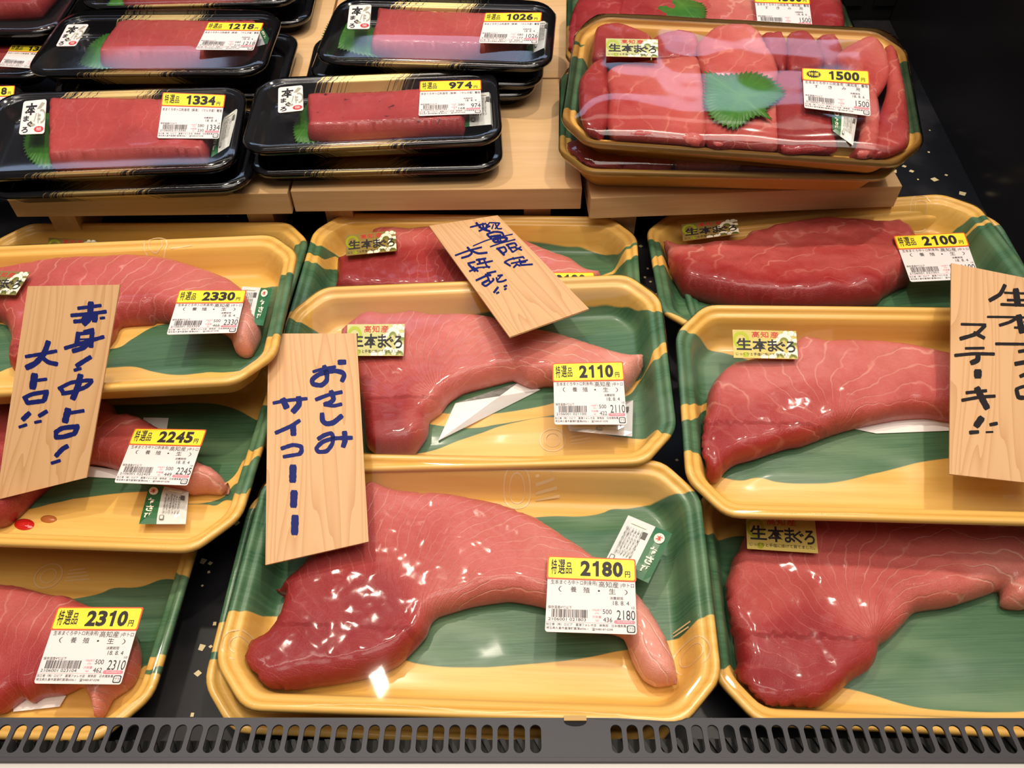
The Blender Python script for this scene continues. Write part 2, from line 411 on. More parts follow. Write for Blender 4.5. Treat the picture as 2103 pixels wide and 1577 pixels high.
M_GOLD2 = mat('bright_gold_foil', (.62, .50, .13), .35, metal=.25)
def origin_sticker(root, M, quad, plane, waves=True, lift=.0012):
    P = Print(putter(M, quad, plane, lift)); G, K, R, C, O, LM = range(6)
    P.rect(0, 0, 1, 1, G, 0.)
    P.m.add([P.put(u, v, h) for h in (0, -.0003) for u, v in ((0,0),(1,0),(1,1),(0,1))], [(0,1,5,4),(1,2,6,5),(2,3,7,6),(3,0,4,7)], G)
    P.ellipse(.13, .36, .13, .30, LM, .00008, 20, 0, 360, .62)
    P.ellipse(.19, .88, .05, .09, LM, .00008)
    if waves:
        for cu, cv, ru, rv in ((.80, .40, .13, .30), (.97, .58, .13, .30), (.93, .98, .13, .26), (.73, .96, .11, .24)):
            P.ellipse(cu, cv, ru, rv, C, .00008, 18, 180, 360, .55)
            for k in (.50, .38, .26): P.ellipse(cu, cv, ru * k, rv * k, O, .00008, 14, 180, 360, .8)
        for cu, cv, r in ((.60, .50, .035), (.66, .42, .045), (.92, .10, .05), (.83, .08, .04), (.98, .14, .03), (.90, .68, .05), (.98, .72, .04), (.60, .95, .05), (.48, .97, .06), (.82, .86, .03)):
            P.ellipse(cu, cv, r, r * 1.9, C, .0001, 12)
    for ch, u0, u1 in (('高', .30, .42), ('知', .44, .56), ('産', .59, .72)): P.text(ch, u0, .05, u1, .27, R, .00018, .006)
    for ch, u0, u1, v0, v1 in (('生', .05, .29, .30, .72), ('本', .30, .54, .31, .76), ('ま', .54, .69, .33, .76), ('ぐ', .66, .82, .40, .76), ('ろ', .82, .97, .38, .78)):
        P.text(ch, u0, v0, u1, v1, K, .0002, .024)
    P.text('じっくりと手塩に掛けて育てました。', .04, .81, .96, .91, K, .00018)
    return P.m.obj('origin_sticker', [M_GOLD if waves else M_GOLD2, M_BLACK, M_RED, M_CREAM, M_OLIVE, M_LIME], root)

def brand_seal(root, M, quad, plane, lift=.0012):
    P = Print(putter(M, quad, plane, lift)); Wt, K, R, G, T = range(5)
    P.rrect(0, 0, 1, 1, .10, .07, Wt, 0., thick=.0003)
    P.ellipse(.30, .30, .22, .10, T, .0001); P.ellipse(.40, .56, .13, .09, T, .0001); P.ellipse(.45, .74, .16, .05, G, .0001)
    P.poly([(.62, .28), (.80, .08), (.95, .12), (.78, .27)][::-1], G, .0001)
    P.ellipse(.82, .50, .20, .21, G, .0001, 18, -110, 90, .70); P.ellipse(.74, .47, .07, .04, G, .00012); P.ellipse(.74, .58, .07, .04, G, .00012)
    P.poly([(.60, .40), (.64, .40), (.56, .66), (.53, .64)][::-1], G, .0001); P.poly([(.68, .40), (.71, .40), (.74, .70), (.70, .70)][::-1], G, .0001)
    P.text('本', .12, .08, .64, .45, K, .0002, .04); P.text('ま', .10, .46, .34, .63, K, .0002, .03)
    P.text('ぐ', .28, .62, .50, .80, K, .0002, .03); P.text('ろ', .08, .79, .34, .96, K, .0002, .03)
    P.ellipse(.77, .87, .19, .085, R, .0002); P.text('極', .67, .82, .87, .92, Wt, .0003)
    return P.m.obj('seal_sticker', [M_WHITE, M_BLACK, M_RED, M_GREY, M_CREAM], root)

def wasabi_packet(root, M, quad, plane, strip='left', silver=False):
    """small pouch: quad corners TL TR BR BL in its own reading direction"""
    put0 = putter(M, quad, plane, .0)
    P = Print(put0); Wt, G, K, R, C = range(5)
    n = 8; V = []; F = []
    for sgn in (1, -1):
        b = len(V)
        for i in range(n + 1):
            for j in range(n + 1):
                u, v = i / n, j / n
                e = min(u, 1 - u, v, 1 - v) * 2
                V.append(put0(u, v, .0022 + sgn * .0018 * min(1, e * 2.2) ** .7))
        for i in range(n):
            for j in range(n):
                q = (b + i*(n+1)+j, b + (i+1)*(n+1)+j, b + (i+1)*(n+1)+j+1, b + i*(n+1)+j+1)
                F.append(q[::-1] if sgn > 0 else q)
    mi0 = [0] * len(F)
    if not silver:
        for k in range(n * n):
            i = k // n
            if (strip == 'left' and i < 3) or (strip == 'right' and i >= 5): mi0[k] = 1
    P.m.V, P.m.F, P.m.MI = [tuple(v) for v in V], F, mi0
    H = .0042
    if strip == 'left': a, b, s0 = .42, .96, .04
    else: a, b, s0 = .04, .58, .68
    for i in range(6):
        u0 = a + (b - a) * (.10 + .12 * i)
        P.text(random.choice(('名称本わさび', '原材料名西洋', '賞味期限枠外', '内容量三グラム', '製造者長野県')), u0, .18, u0 + .05, .78, 2, H)
    P.rrect(a + .01, .80, a + .11, .92, .02, .02, 2, H); P.rrect(a + .025, .815, a + .095, .905, .015, .015, 0, H + .0001)
    P.rect(b - .12, .20, b - .02, .34, 2, H)
    P.rect(a + .10, .10, b - .10, .14, 4, H)
    if not silver:
        P.ellipse(s0 + .13, .20, .11, .10, 4, H); P.text('本', s0 + .06, .14, s0 + .20, .26, 3, H + .0001, .02)
        for i, ch in enumerate('わさび'): P.text(ch, s0 + .05, .38 + .18 * i, s0 + .22, .54 + .18 * i, 4, H, .04)
    return P.m.obj('wasabi_packet', [M_SILVER if silver else M_PKWHITE, M_PKGREEN, M_PKTEXT, M_RED, M_CREAM], root)

# ------------------------------------------------------------------ trays
def octagon(i, r=.0095, na=5, nl=14, nd=6, nc=3):
    L = math.hypot(CX_, CY_); w, d = W_ - i, D_ - i
    cx = CX_ - i + (CX_ * -1 + L) * 0 + 0
    xx = W_ - CX_ + (CX_ * i - i * L) / CY_; yy = D_ - CY_ + (CY_ * i - i * L) / CX_
    C = [(xx, -d), (w, -yy), (w, yy), (xx, d), (-xx, d), (-w, yy), (-w, -yy), (-xx, -d)]
    segs = [nc, nd, nc, nl, nc, nd, nc, nl]; P = []
    r = max(.004, r - i * .12)
    for k in range(8):
        p0, p, p1 = Vector(C[k - 1]), Vector(C[k]), Vector(C[(k + 1) % 8])
        a = p + (p0 - p).normalized() * min(r, (p0 - p).length * .45); b = p + (p1 - p).normalized() * min(r, (p1 - p).length * .45)
        for j in range(na):
            t = j / (na - 1); P.append(a * (1 - t) ** 2 + p * 2 * t * (1 - t) + b * t * t)
        q = p1 + (p - p1).normalized() * min(r, (p - p1).length * .45)
        for j in range(1, segs[k]): P.append(b.lerp(q, j / segs[k]))
    return P
WB, DB = .1139, .0598
def rrect_ring(i, r=.024, na=7, nl=12, nd=6):
    w, d = WB - i, DB - i; r = max(.006, r - i * .6); P = []
    for (cx, cy, a0, sg) in ((w - r, -d + r, -90, nd), (w - r, d - r, 0, nl), (-w + r, d - r, 90, nd), (-w + r, -d + r, 180, nl)):
        A = [Vector((cx + r * math.cos(math.radians(a0 + 90 * j / (na - 1))), cy + r * math.sin(math.radians(a0 + 90 * j / (na - 1))))) for j in range(na)]
        P += A
        nx = {-90: Vector((w, d - r)), 0: Vector((-w + r, d)), 90: Vector((-w, -d + r)), 180: Vector((w - r, -d))}[a0]
        P += [A[-1].lerp(nx, j / sg) for j in range(1, sg)]
    return P
YPROF = [(.0225, -.0310), (.0205, -.0300), (.0075, -.0075), (.0035, -.0055), (.0008, -.0050), (0, -.0035), (.0003, -.0015), (.0013, -.0004), (.0028, 0), (.0044, -.0004), (.0055, -.0016), (.0064, -.0031), (.0080, -.0036), (.0098, -.0038), (.0110, -.0050), (.0130, -.0095), (.0165, -.0200), (.0190, -.0262), (.0215, -.0281), (.0250, -.0285)]
BPROF = [(.0150, -.0190), (.0130, -.0183), (.0050, -.0060), (.0015, -.0050), (0, -.0038), (.0001, -.0016), (.0010, -.0003), (.0022, 0), (.0034, -.0005), (.0042, -.0018), (.0056, -.0022), (.0068, -.0024), (.0080, -.0050), (.0105, -.0120), (.0125, -.0155), (.0150, -.0172), (.0180, -.0175)]
YFLOOR, BFLOOR = -.0285, -.0175
def emboss(x, y):
    sm = lambda e0, e1, t: (lambda k: k * k * (3 - 2 * k))(min(1, max(0, (t - e0) / (e1 - e0))))
    a = sm(.100, .094, abs(x)) * sm(.052, .047, abs(y))
    n = sm(.016, .012, abs(x)) * sm(.030, .034, abs(y))
    return .0016 * a - .0014 * n * a
def tray_mesh(ring, prof, floor, emb):
    V = []; F = []; rings = []
    for i, z in prof:
        rings.append([len(V) + k for k in range(len(ring(i)))]); V += [(p.x, p.y, z) for p in ring(i)]
    last = ring(prof[-1][0]); nr = 14
    for k in range(1, nr):
        t = 1 - k / nr; rings.append([len(V) + j for j in range(len(last))])
        V += [(p.x * t, p.y * t, floor + (emboss(p.x * t, p.y * t) if emb else 0)) for p in last]
    n = len(last)
    for A, B in zip(rings, rings[1:]):
        F += [(A[j], A[(j + 1) % n], B[(j + 1) % n], B[j]) for j in range(n)]
    F.append(tuple(rings[-1])); F.append(tuple(rings[0][::-1]))
    return V, F
YT = tray_mesh(octagon, YPROF, YFLOOR, True)
BT = tray_mesh(rrect_ring, BPROF, BFLOOR, False)
def inset_at(x, y):
    """how far inside the outer rim of the yellow tray a local point lies"""
    L = math.hypot(CX_, CY_)
    c = (CY_ * (W_ - CX_ - abs(x)) + CX_ * (D_ - abs(y))) / L
    c = ((W_ - CX_ - abs(x)) * CY_ + (D_ - abs(y)) * CX_) / L
    return min(W_ - abs(x), D_ - abs(y), c)
YI = [(0, -.002)] + [(a, b) for a, b in YPROF[8:]]
def tray_z(x, y):
    i = inset_at(x, y)
    for (a, za), (b, zb) in zip(YI, YI[1:]):
        if i <= b: return za + (zb - za) * max(0, (i - a)) / (b - a)
    return YFLOOR
def on_tray(M, px):
    z = -.012
    for _ in range(30):
        p = at_local(M, px, z); z = z * .6 + tray_z(p.x, p.y) * .4
    return p
LOGO = []
def yellow_tray(root, M, leaves, name='print', logos=()):
    lv = [([tuple(on_tray(M, q)[:2]) for q in t], [tuple(on_tray(M, q)[:2]) for q in b]) for t, b in leaves]
    m = leaf_tray_mat('bamboo_leaf_tray', lv)
    V, F = list(YT[0]), list(YT[1]); MI = [0] * len(F)
    for px in logos:
        c = on_tray(M, px)
        def q(x, y): return (x, y, tray_z(x, y) + .0004 + emboss(x, y))
        for r0, r1 in ((.0088, .0098), (.0050, .0057)):
            n = 28; b = len(V)
            for k in range(n):
                a = 2 * math.pi * k / n
                for r in (r0, r1): V.append(q(c.x + r * math.cos(a), c.y + r * math.sin(a)))
            F += [(b + 2*k, b + 2*k + 1, b + (2*k + 3) % (2*n), b + (2*k + 2) % (2*n)) for k in range(n)]; MI += [1] * n
        for k in range(4):
            b = len(V); x0, x1, y0 = c.x + .013, c.x + .030 - .002 * k, c.y - .004 + .0026 * k
            if abs(c.x) > .10: x0, x1, y0 = c.x - .008, c.x + .008 - .001 * k, c.y + .012 + .0022 * k
            if min(inset_at(x0, y0), inset_at(x1, y0)) < .008: continue
            V += [q(x0, y0), q(x1, y0 + .002), q(x1, y0 + .003), q(x0, y0 + .001)]; F.append((b, b+1, b+2, b+3)); MI.append(1)
    o = mesh_obj('tray', V, F, [m, M_LOGO], root, MI, True)
    return o
M_LOGO = mat('pale_gold_print', (.76, .52, .24), .3)

def film_h(kind, x, y):
    if kind == 'flat': return .0007 + .0004 * noise.noise(Vector((x * 18, y * 18, .3)))
    if kind == 'ridge':
        t = y / DB; e = max(0, 1 - abs(x / WB) ** 5)
        k = min(1, max(0, (t + 1) / .62)) if t < -.38 else 1 - .5 * ((t + .38) / 1.38) ** 2
        return .0012 + e * .0085 * k
    if kind == 'block':
        return .0012 + .0014 * max(0, 1 - abs(x / WB) ** 6) * max(0, 1 - abs(y / DB) ** 9)
    e = max(0, 1 - abs(x / W_) ** 9) * max(0, 1 - abs(y / D_) ** 8)
    return .0007 + e * (.0135 + .0022 * noise.noise(Vector((x * 22, y * 30, 1.3))))
def film_plane(kind, x, y):
    e = .012
    f = lambda a, b: film_h(kind, a, b)
    gx = (f(x + e, y) - f(x - e, y)) / (2 * e); gy = (f(x, y + e) - f(x, y - e)) / (2 * e); z = f(x, y)
    return (z - gx * x - gy * y, gx, gy)
def plane_for(M, quad, kind):
    cx = sum(q[0] for q in quad) / 4; cy = sum(q[1] for q in quad) / 4; z = .003
    for _ in range(8):
        p = at_local(M, (cx, cy), z); z = film_h(kind, p.x, p.y)
    if kind == 'flat': return (.0011, 0, 0)
    return film_plane(kind, p.x, p.y)
def film(root, kind):
    ring = rrect_ring if kind in ('block', 'ridge') else octagon
    V = []; rings = []; skirt = [(.0004, -.0055), (-.0006, -.0035), (-.0003, -.0012), (.0010, .0003)]
    for i, z in skirt:
        R = ring(i) if i >= 0 else [p * (1 + .004) for p in ring(0)]
        rings.append(range(len(V), len(V) + len(R))); V += [(p.x, p.y, z) for p in R]
    base = ring(.0025); nr = 20
    for k in range(nr):
        t = 1 - k / nr; rings.append(range(len(V), len(V) + len(base)))
        V += [(p.x * t, p.y * t, film_h(kind, p.x * t, p.y * t)) for p in base]
    n = len(base); F = []
    for A, B in zip(rings, rings[1:]): F += [(A[j], A[(j + 1) % n], B[(j + 1) % n], B[j]) for j in range(n)]
    F.append(tuple(rings[-1]))
    return mesh_obj('film', V, F, {'flat': M_FILM, 'block': M_LID, 'ridge': M_LID}.get(kind, M_WRAP), root, None, True)

# ------------------------------------------------------------------ tuna
def smooth_loop(P, step=.0028, closed=True):
    P = [Vector(p) for p in P]; n = len(P); out = []
    for i in range(n if closed else n - 1):
        p0, p1, p2, p3 = (P[(i - 1) % n], P[i], P[(i + 1) % n], P[(i + 2) % n]) if closed else (P[max(0, i - 1)], P[i], P[i + 1], P[min(n - 1, i + 2)])
        k = max(1, int((p2 - p1).length / step))
        for j in range(k):
            t = j / k
            cr = .5 * ((2 * p1) + (p2 - p0) * t + (2*p0 - 5*p1 + 4*p2 - p3) * t*t + (3*p1 - p0 - 3*p2 + p3) * t**3)
            out.append(cr.lerp(p1.lerp(p2, t), .35))
    if not closed: out.append(P[-1])
    return out
def tuna(root, M, outline, h=.0235, zf=YFLOOR + .0012, fat=((0, 0, .5),), focal=None, nlines=16, m=None, r=.011, rough=.0011, name='tuna_slice', grid=.0026, seed=0, slab=False):
    n = len(outline); ar = sum(outline[i][0] * outline[(i+1) % n][1] - outline[(i+1) % n][0] * outline[i][1] for i in range(n))
    loc = []
    for i, p in enumerate(outline):
        a, b = outline[i - 1], outline[(i + 1) % n]; tx, ty = b[0] - a[0], b[1] - a[1]; l = math.hypot(tx, ty) or 1
        up = (tx / l) * (1 if ar > 0 else -1)              # +1: the far edge in the picture
        loc.append(at_local(M, p, zf + h * (.93 if slab else .48 + .38 * up))[:2])
    B = smooth_loop(loc)
    if sum(B[i].x * B[(i+1) % len(B)].y - B[(i+1) % len(B)].x * B[i].y for i in range(len(B))) < 0: B = B[::-1]
    nb = len(B); xs = [p.x for p in B]; ys = [p.y for p in B]
    rnd = random.Random(seed)
    A = np.array([[p.x, p.y] for p in B]); Bn = np.roll(A, -1, 0); E = Bn - A; EL = (E ** 2).sum(1) + 1e-12
    gx = np.arange(min(xs), max(xs), grid); gy = np.arange(min(ys), max(ys), grid)
    G = np.array([[x + rnd.uniform(-.3, .3) * grid, y + rnd.uniform(-.3, .3) * grid] for x in gx for y in gy])
    def dist(Q):
        out = np.empty(len(Q)); ins = np.empty(len(Q), bool)
        for s in range(0, len(Q), 2000):
            q = Q[s:s+2000, None, :]; t = np.clip(((q - A) * E).sum(2) / EL, 0, 1); dd = q - (A + t[..., None] * E)
            out[s:s+2000] = np.sqrt((dd ** 2).sum(2)).min(1)
            c = ((A[:, 1] > q[..., 1]) != (Bn[:, 1] > q[..., 1])) & (q[..., 0] < (Bn[:, 0] - A[:, 0]) * (q[..., 1] - A[:, 1]) / (Bn[:, 1] - A[:, 1] + 1e-15) + A[:, 0])
            ins[s:s+2000] = c.sum(1) % 2 == 1
        return out, ins
    D, I = dist(G); keep = I & (D > grid * .6); G = G[keep]; D = D[keep]
    pts = [Vector(p) for p in A] + [Vector(p) for p in G]
    res = delaunay_2d_cdt(pts, [(i, (i + 1) % nb) for i in range(nb)], [], 1, 1e-7)
    vo, fo = res[0], res[2]
    dd, _ = dist(np.array([[p.x, p.y] for p in vo]))
    FL = [at_local(M, (a, b), zf + h) for a, b, _ in fat]
    fc = at_local(M, focal, zf + h) if focal else None
    V = []; fa = []; ph = []
    def fatphase(x, y):
        ws = [1 / ((x - q.x) ** 2 + (y - q.y) ** 2 + 1e-5) ** 1.9 for q in FL]
        f = sum(w_ * c[2] for w_, c in zip(ws, fat)) / sum(ws)
        if fc: an = math.atan2(y - fc.y, x - fc.x); p = (an + 9 * math.hypot(x - fc.x, y - fc.y)) * nlines / 3.14159
        else: p = x * 90
        return f, p
    for p, d in zip(vo, dd):
        k = 1 - min(1, d / r); prof = math.sqrt(max(0, 1 - k * k))
        nz = noise.fractal(Vector((p.x * 55 + seed, p.y * 55, seed)), 1., 2., 4) * rough * min(1, d / .006)
        nz += noise.noise(Vector((p.x * 16 + seed * 3, p.y * 16, 0))) * rough * 1.6 * min(1, d / .012)
        V.append((p.x, p.y, zf + h * ((.86 + .14 * prof) if slab else (.45 + .55 * prof)) + nz)); f, q = fatphase(p.x, p.y); fa.append(f); ph.append(q)
    F = [tuple(f) for f in fo]
    if F:
        a, b, c = (vo[i] for i in F[0][:3])
        if (b - a).cross(c - a) < 0: F = [f[::-1] for f in F]
    # outer walls
    ob = res[3]; bi = [None] * nb
    for k, src in enumerate(ob):
        for s_ in src:
            if s_ < nb: bi[s_] = k
    bi = [k for k in bi if k is not None]; nb2 = len(bi)
    base = len(V)
    for fr, ins in (((.30, .0040), (0., .0120)) if slab else ((.22, .0002), (0., .0018))):
        for j, k in enumerate(bi):
            x, y, z = V[k]; a = Vector(V[bi[j - 1]][:2]); b = Vector(V[bi[(j + 1) % nb2]][:2]); t = (b - a); nn = Vector((-t.y, t.x)).normalized() if t.length > 0 else Vector((0, 0))
            V.append((x + nn.x * ins, y + nn.y * ins, zf + h * fr)); fa.append(fa[k]); ph.append(ph[k])
    for j in range(nb2):
        j2 = (j + 1) % nb2
        F.append((bi[j], base + j, base + j2, bi[j2])); F.append((base + j, base + nb2 + j, base + nb2 + j2, base + j2))
    F.append(tuple(base + nb2 + j for j in range(nb2))[::-1])
    if zf == YFLOOR + .0012:                               # keep the flesh inside the tray walls
        for k, (x, y, z) in enumerate(V):
            if z < .0:
                q = next((a + (b - a) * (za - z) / (za - zb) for (a, za), (b, zb) in zip(YPROF[8:], YPROF[9:]) if zb <= z < za), .026) + .0012
                g = 0
                while inset_at(x, y) < q and g < 40: x *= .985; y *= .975; g += 1
                V[k] = (x, y, z)
    return mesh_obj(name, V, F, m or M_TUNA[seed % 3], root, None, True, {'fat': fa, 'phase': ph})

def shiso(root, M, outline, z, tip, teeth=True, name='shiso_leaf'):
    """serrated leaf from a picture outline; tip = stem point"""
    L = [at_local(M, p, z)[:2] for p in outline]; B = smooth_loop(L, .0014)
    c = sum((Vector(p) for p in B), Vector((0, 0))) / len(B); s = Vector(at_local(M, tip, z)[:2])
    n = len(B); V = [(c.x, c.y, z + .0016)]; ve = [1.]
    for t in (.33, .66, 1.0):
        for k, p in enumerate(B):
            q = c + (p - c) * t
            if t == 1.0 and teeth: q = c + (p - c) * (1.0 + (.085 if k % 3 == 0 else (-.045 if k % 3 == 1 else .0)) + .02 * noise.noise(Vector((k * .7, 0, 0))))
            ax = (c - s).normalized(); dd = abs((q - s).cross(ax)); al = (q - s).dot(ax)
            vein = max(0, 1 - dd / .0012); fr = ((al - dd * .8) / .0085) % 1; vein = max(vein, max(0, 1 - abs(fr - .5) * 9) * .8)
            V.append((q.x, q.y, z + .0016 * (1 - t) + .0009 * noise.noise(Vector((q.x * 60, q.y * 60, 2))))); ve.append(vein)
    F = [(0, 1 + k, 1 + (k + 1) % n) for k in range(n)]
    for rr in range(2): F += [(1 + rr*n + k, 1 + (rr+1)*n + k, 1 + (rr+1)*n + (k+1) % n, 1 + rr*n + (k+1) % n) for k in range(n)]
    o = mesh_obj(name, V, F, M_SHISO, root, None, True, {'vein': ve})
    sd = o.modifiers.new('thickness', 'SOLIDIFY'); sd.thickness = .0004
    return o
def pad(root, M, quad):
    V = [tuple(at_local(M, q, YFLOOR + z)) for z in (.0026, .0016) for q in quad]
    return mesh_obj('absorbent_pad', V, [(3,2,1,0),(4,5,6,7),(0,1,5,4),(1,2,6,5),(2,3,7,6),(3,0,4,7)], M_PAD, root)

# ------------------------------------------------------------------ the display case (setting)
def structure(o): o['kind'] = 'structure'; return o
def mat_deck():
    m = mat('dark_deck_mat', (.010, .010, .014), .5, spec=.25); N = NT(m)
    n = N.noise(N.coords(), 9, 4, .6); N.l(N.mix(N.ramp(n, [(.45, 0.), (.6, 1.)]), (.006, .006, .008), (.018, .017, .019)), N.b.inputs['Base Color'])
    N.l(N.ramp(n, [(.4, .40), (.65, .6)]), N.b.inputs['Roughness']); return m
M_DECK = mat_deck()
M_FLECK = mat('gold_leaf_fleck', (.62, .50, .27), .5)
M_WALL = mat('dark_side_panel', (.010, .009, .010), .22, spec=.5)
M_BACKW = mat('dark_back_panel', (.010, .009, .009), .4)
dk = MB(); dk.box((-.95, .085, -.012), (.70, 1.05, 0), 0)
def fleck(c, s, ang):
    P = []
    for k in range(4):
        a = ang + k * math.pi / 2; P.append((c[0] + s * math.cos(a) * (1 + .25 * math.sin(k * 7 + ang * 5)), c[1] + s * math.sin(a), .0004))
    dk.add(P, [(0, 1, 2, 3)], 1)
FLK = [(417,1153,15),(432,1157,9),(429,1175,7),(416,1203,5),(441,1281,10),(414,1330,16),(407,1383,13),(395,1468,10),(486,1074,14),(1907,313,6),(1857,342,8),(1872,352,9),(1885,369,5),(1919,369,13),(1943,360,6),(1976,398,14),(1909,268,4),(1316,506,9),(1330,552,7),(1324,570,7),(1336,579,6),(433,1328,7),(1390,945,7),(1462,1478,8)]
for x, y, s in FLK:
    p = at((x, y), 0); fleck(p, s * .5 * (p - CPOS).length / FPX, random.uniform(0, 1.5))
for k in range(150):
    fleck((random.uniform(-.6, .46), random.uniform(.10, .98)), random.choice((.001, .0016, .0025, .0038)), random.uniform(0, 1.5))
structure(dk.obj('floor', [M_DECK, M_FLECK]))
wl = MB(); wl.box((0, -.6, -.012), (.02, .46, .75)); o = structure(wl.obj('wall_right', M_WALL))
o.location = (.4735, .60, 0); o.rotation_euler = (0, 0, -.030)
bw = MB(); bw.box((-.95, 1.052, -.012), (.70, 1.07, .24))
for i in range(40):
    for j in range(5):
        x = -.9 + i * .04
        bw.box((x, 1.0475, .02 + j * .04), (x + .026, 1.052, .032 + j * .04), 1)
structure(bw.obj('wall_back', [M_BACKW, mat('slot_black', (.002, .002, .002), .6)]))
ld = MB(); prof = [(.1352, -.012), (.1352, .056), (.1342, .0615), (.1322, .0637), (.126, .0647), (.10, .0650), (.06, .060), (.04, .04), (.035, -.012)]
V = [(x, y, z) for x in (-.95, .70) for y, z in prof]; n = len(prof)
ld.add(V, [(i, i + 1, n + i + 1, n + i) for i in range(n - 1)] + [tuple(range(n))[::-1], tuple(range(n, 2 * n))])
structure(mesh_obj('trim_1', ld.V, ld.F, mat('white_front_ledge', (.60, .57, .55), .35), None, None, False))

# air return grille in front of the packs
M_VENT = mat('graphite_plastic', (.045, .043, .048), .45, spec=.4)
M_LOUV = mat('black_louver', (.005, .005, .006), .4, spec=.15)
vt = thing('air_vent_grille', 'dark grey slotted air grille strip along the front edge of the case', 'vent', Matrix.Translation((.0, .1545, .0625)) @ Matrix.Rotation(-.004, 4, 'Z') @ Matrix.Rotation(-.17, 4, 'X'))
Mv = vt.matrix_world
def vx(px): return at_local(Mv, (px, 1520), 0.).x
xl = vx(1100); xr = vx(1267); per = vx(1100) - vx(1066.6); wslot = vx(1112) - vx(1088.5)
yb, yf = -.0030, -.0193; yB, yF = .0004, -.0215
g = MB(); TH = -.0014
cells = []
k = 0
while xl - per * k > -.62: cells.append(xl - per * k); k += 1
k = 0
while xr + per * k < .466: cells.append(xr + per * k); k += 1
cells.sort()
def slotcell(c, x0, x1):
    S = []
    rr = wslot / 2
    for cy, a0 in ((yb - rr, 0), (yf + rr, 180)):
        for j in range(9): a = math.radians(a0 + 180 * j / 8); S.append((c + rr * math.cos(a), cy + rr * math.sin(a)))
    O = []
    for x, y in S:   # matching points on the cell's outline
        dx, dy = x - c, y - (yb + yf) / 2
        if abs(dy) < (yb - yf) / 2 - rr + 1e-6: O.append((x1 if dx > 0 else x0, y))
        else: O.append((c + dx * ((x1 - x0) / 2) / rr, yB if dy > 0 else yF))
    for i, q in ((0, (x1, yb - rr)), (8, (x0, yb - rr)), (9, (x0, yf + rr)), (17, (x1, yf + rr))): O[i] = q
    # corners
    n = len(S); V = [(x, y, 0) for x, y in S] + [(x, y, 0) for x, y in O] + [(x, y, TH) for x, y in S]
    F = [(i, n + i, n + (i + 1) % n, (i + 1) % n) for i in range(n)] + [((i + 1) % n, 2*n + (i + 1) % n, 2*n + i, i) for i in range(n)]
    g.add(V, F)
    for a, b, cx, cy in ((0, 1, x1, yB), (7, 8, x0, yB), (9, 10, x0, yF), (16, 17, x1, yF)):
        g.add([(*O[a], 0), (cx, cy, 0), (*O[b], 0)], [(0, 1, 2)])
for i, c in enumerate(cells):
    x0 = c - per / 2; x1 = c + per / 2
    slotcell(c, x0, x1)
    # the four cell corners left open by the fan
gx0, gx1 = xl + per / 2, xr - per / 2
g.add([(gx0, yF, 0), (gx1, yF, 0), (gx1, yB, 0), (gx0, yB, 0)], [(0, 1, 2, 3)])
xa, xb = cells[0] - per / 2, cells[-1] + per / 2
g.box((xa, yB, TH * 3), (xb, yB + .0006, 0)); g.box((xa, yF - .0022, -.006), (xb, yF, -.0001))
g.obj('slotted_plate', M_VENT, vt)
tb = MB(); tx0, tx1 = vx(1160), vx(1207)
tb.box((tx0, -.0012, 0), (tx1, .0018, .0012)); cxm = (tx0 + tx1) / 2
tb.add([(cxm + (tx1 - tx0) / 2 * math.cos(math.radians(180 + 180 * j / 12)), -.0012 + .0028 * math.sin(math.radians(180 + 180 * j / 12)), .0003) for j in range(13)], [tuple(range(13))], 1)
tb.obj('finger_tab', [mat('brass_tab', (.50, .30, .09), .35), M_LOUV], vt)
lv = MB(); Mi = Mv.inverted()
def W2(v): return tuple(Mi @ Vector(v))
for z, y0, y1 in ((.012, .118, .1215), (.012, .098, .1015)): lv.box((-.60, y0, z), (.46, y1, z + .0015), 0, W2)
x = -.60
while x < .455:
    lv.add([(x, .095, .0125), (x + .0028, .095, .0125), (x - .010 + .0028, .135, .0125), (x - .010, .135, .0125)], [(0, 1, 2, 3)], 0, W2); x += .0098
for k in range(int(1.06 / .0098)):
    x = -.60 + k * .0098
    lv.add([(x, .1353, .0570), (x + .003, .1353, .0570), (x - .006 + .003, .1458, .0570), (x - .006, .1458, .0570), (x, .1353, .0550), (x + .003, .1353, .0550), (x - .006 + .003, .1458, .0550), (x - .006, .1458, .0550)], [(0,1,2,3),(0,4,5,1),(1,5,6,2),(3,2,6,7),(0,3,7,4)], 0, W2)
lv.obj('lower_louver', M_LOUV, vt)
ir = MB(); ir.box((-.62, .1353, .0), (.46, .1458, .0550), 0, W2); ir.obj('inner_rail', mat('inner_rail_black', (.004, .004, .004), .5, spec=.15), vt)

# ------------------------------------------------------------------ wooden stands
def stand(label, x0, x1, y, yaw, depth=.180, feet=((.022, .046), (-.046, -.022)), zt=.07):
    r = thing('wooden_stand', label, 'stand', Matrix.Translation((x0, y, 0)) @ Matrix.Rotation(yaw, 4, 'Z'), 'cypress stands under the packs at the back')
    L = (x1 - x0) / math.cos(yaw); b = MB(); b.box((0, 0, .0463), (L, depth, zt)); o = b.obj('board', M_BOARD, r); bevel(o, .0007)
    for a, c in feet:
        a, c = (a, c) if a >= 0 else (L + a, L + c)
        f = MB(); f.box((a, .010, 0), (c, depth - .01, .0462)); f.obj('foot', M_FOOT, r)
    return r
stand('pale wooden stand under the 1334 yen and 1218 yen black packs', -.4535, -.2012, .6105, .012)
stand('pale wooden stand under the 974 yen black pack', -.1990, .0640, .6165, .010, feet=((.0245, .050), (-.052, -.027)))
stand('pale wooden stand under the front stack of large 1500 yen packs', .0709, .3535, .6050, .055)
stand('pale wooden stand behind the 1334 yen pack, carrying the rear left black packs', -.4535, -.2012, .795, .012, .185)
stand('pale wooden stand under the 1026 yen black pack', -.1990, .0690, .7995, .010, .185)
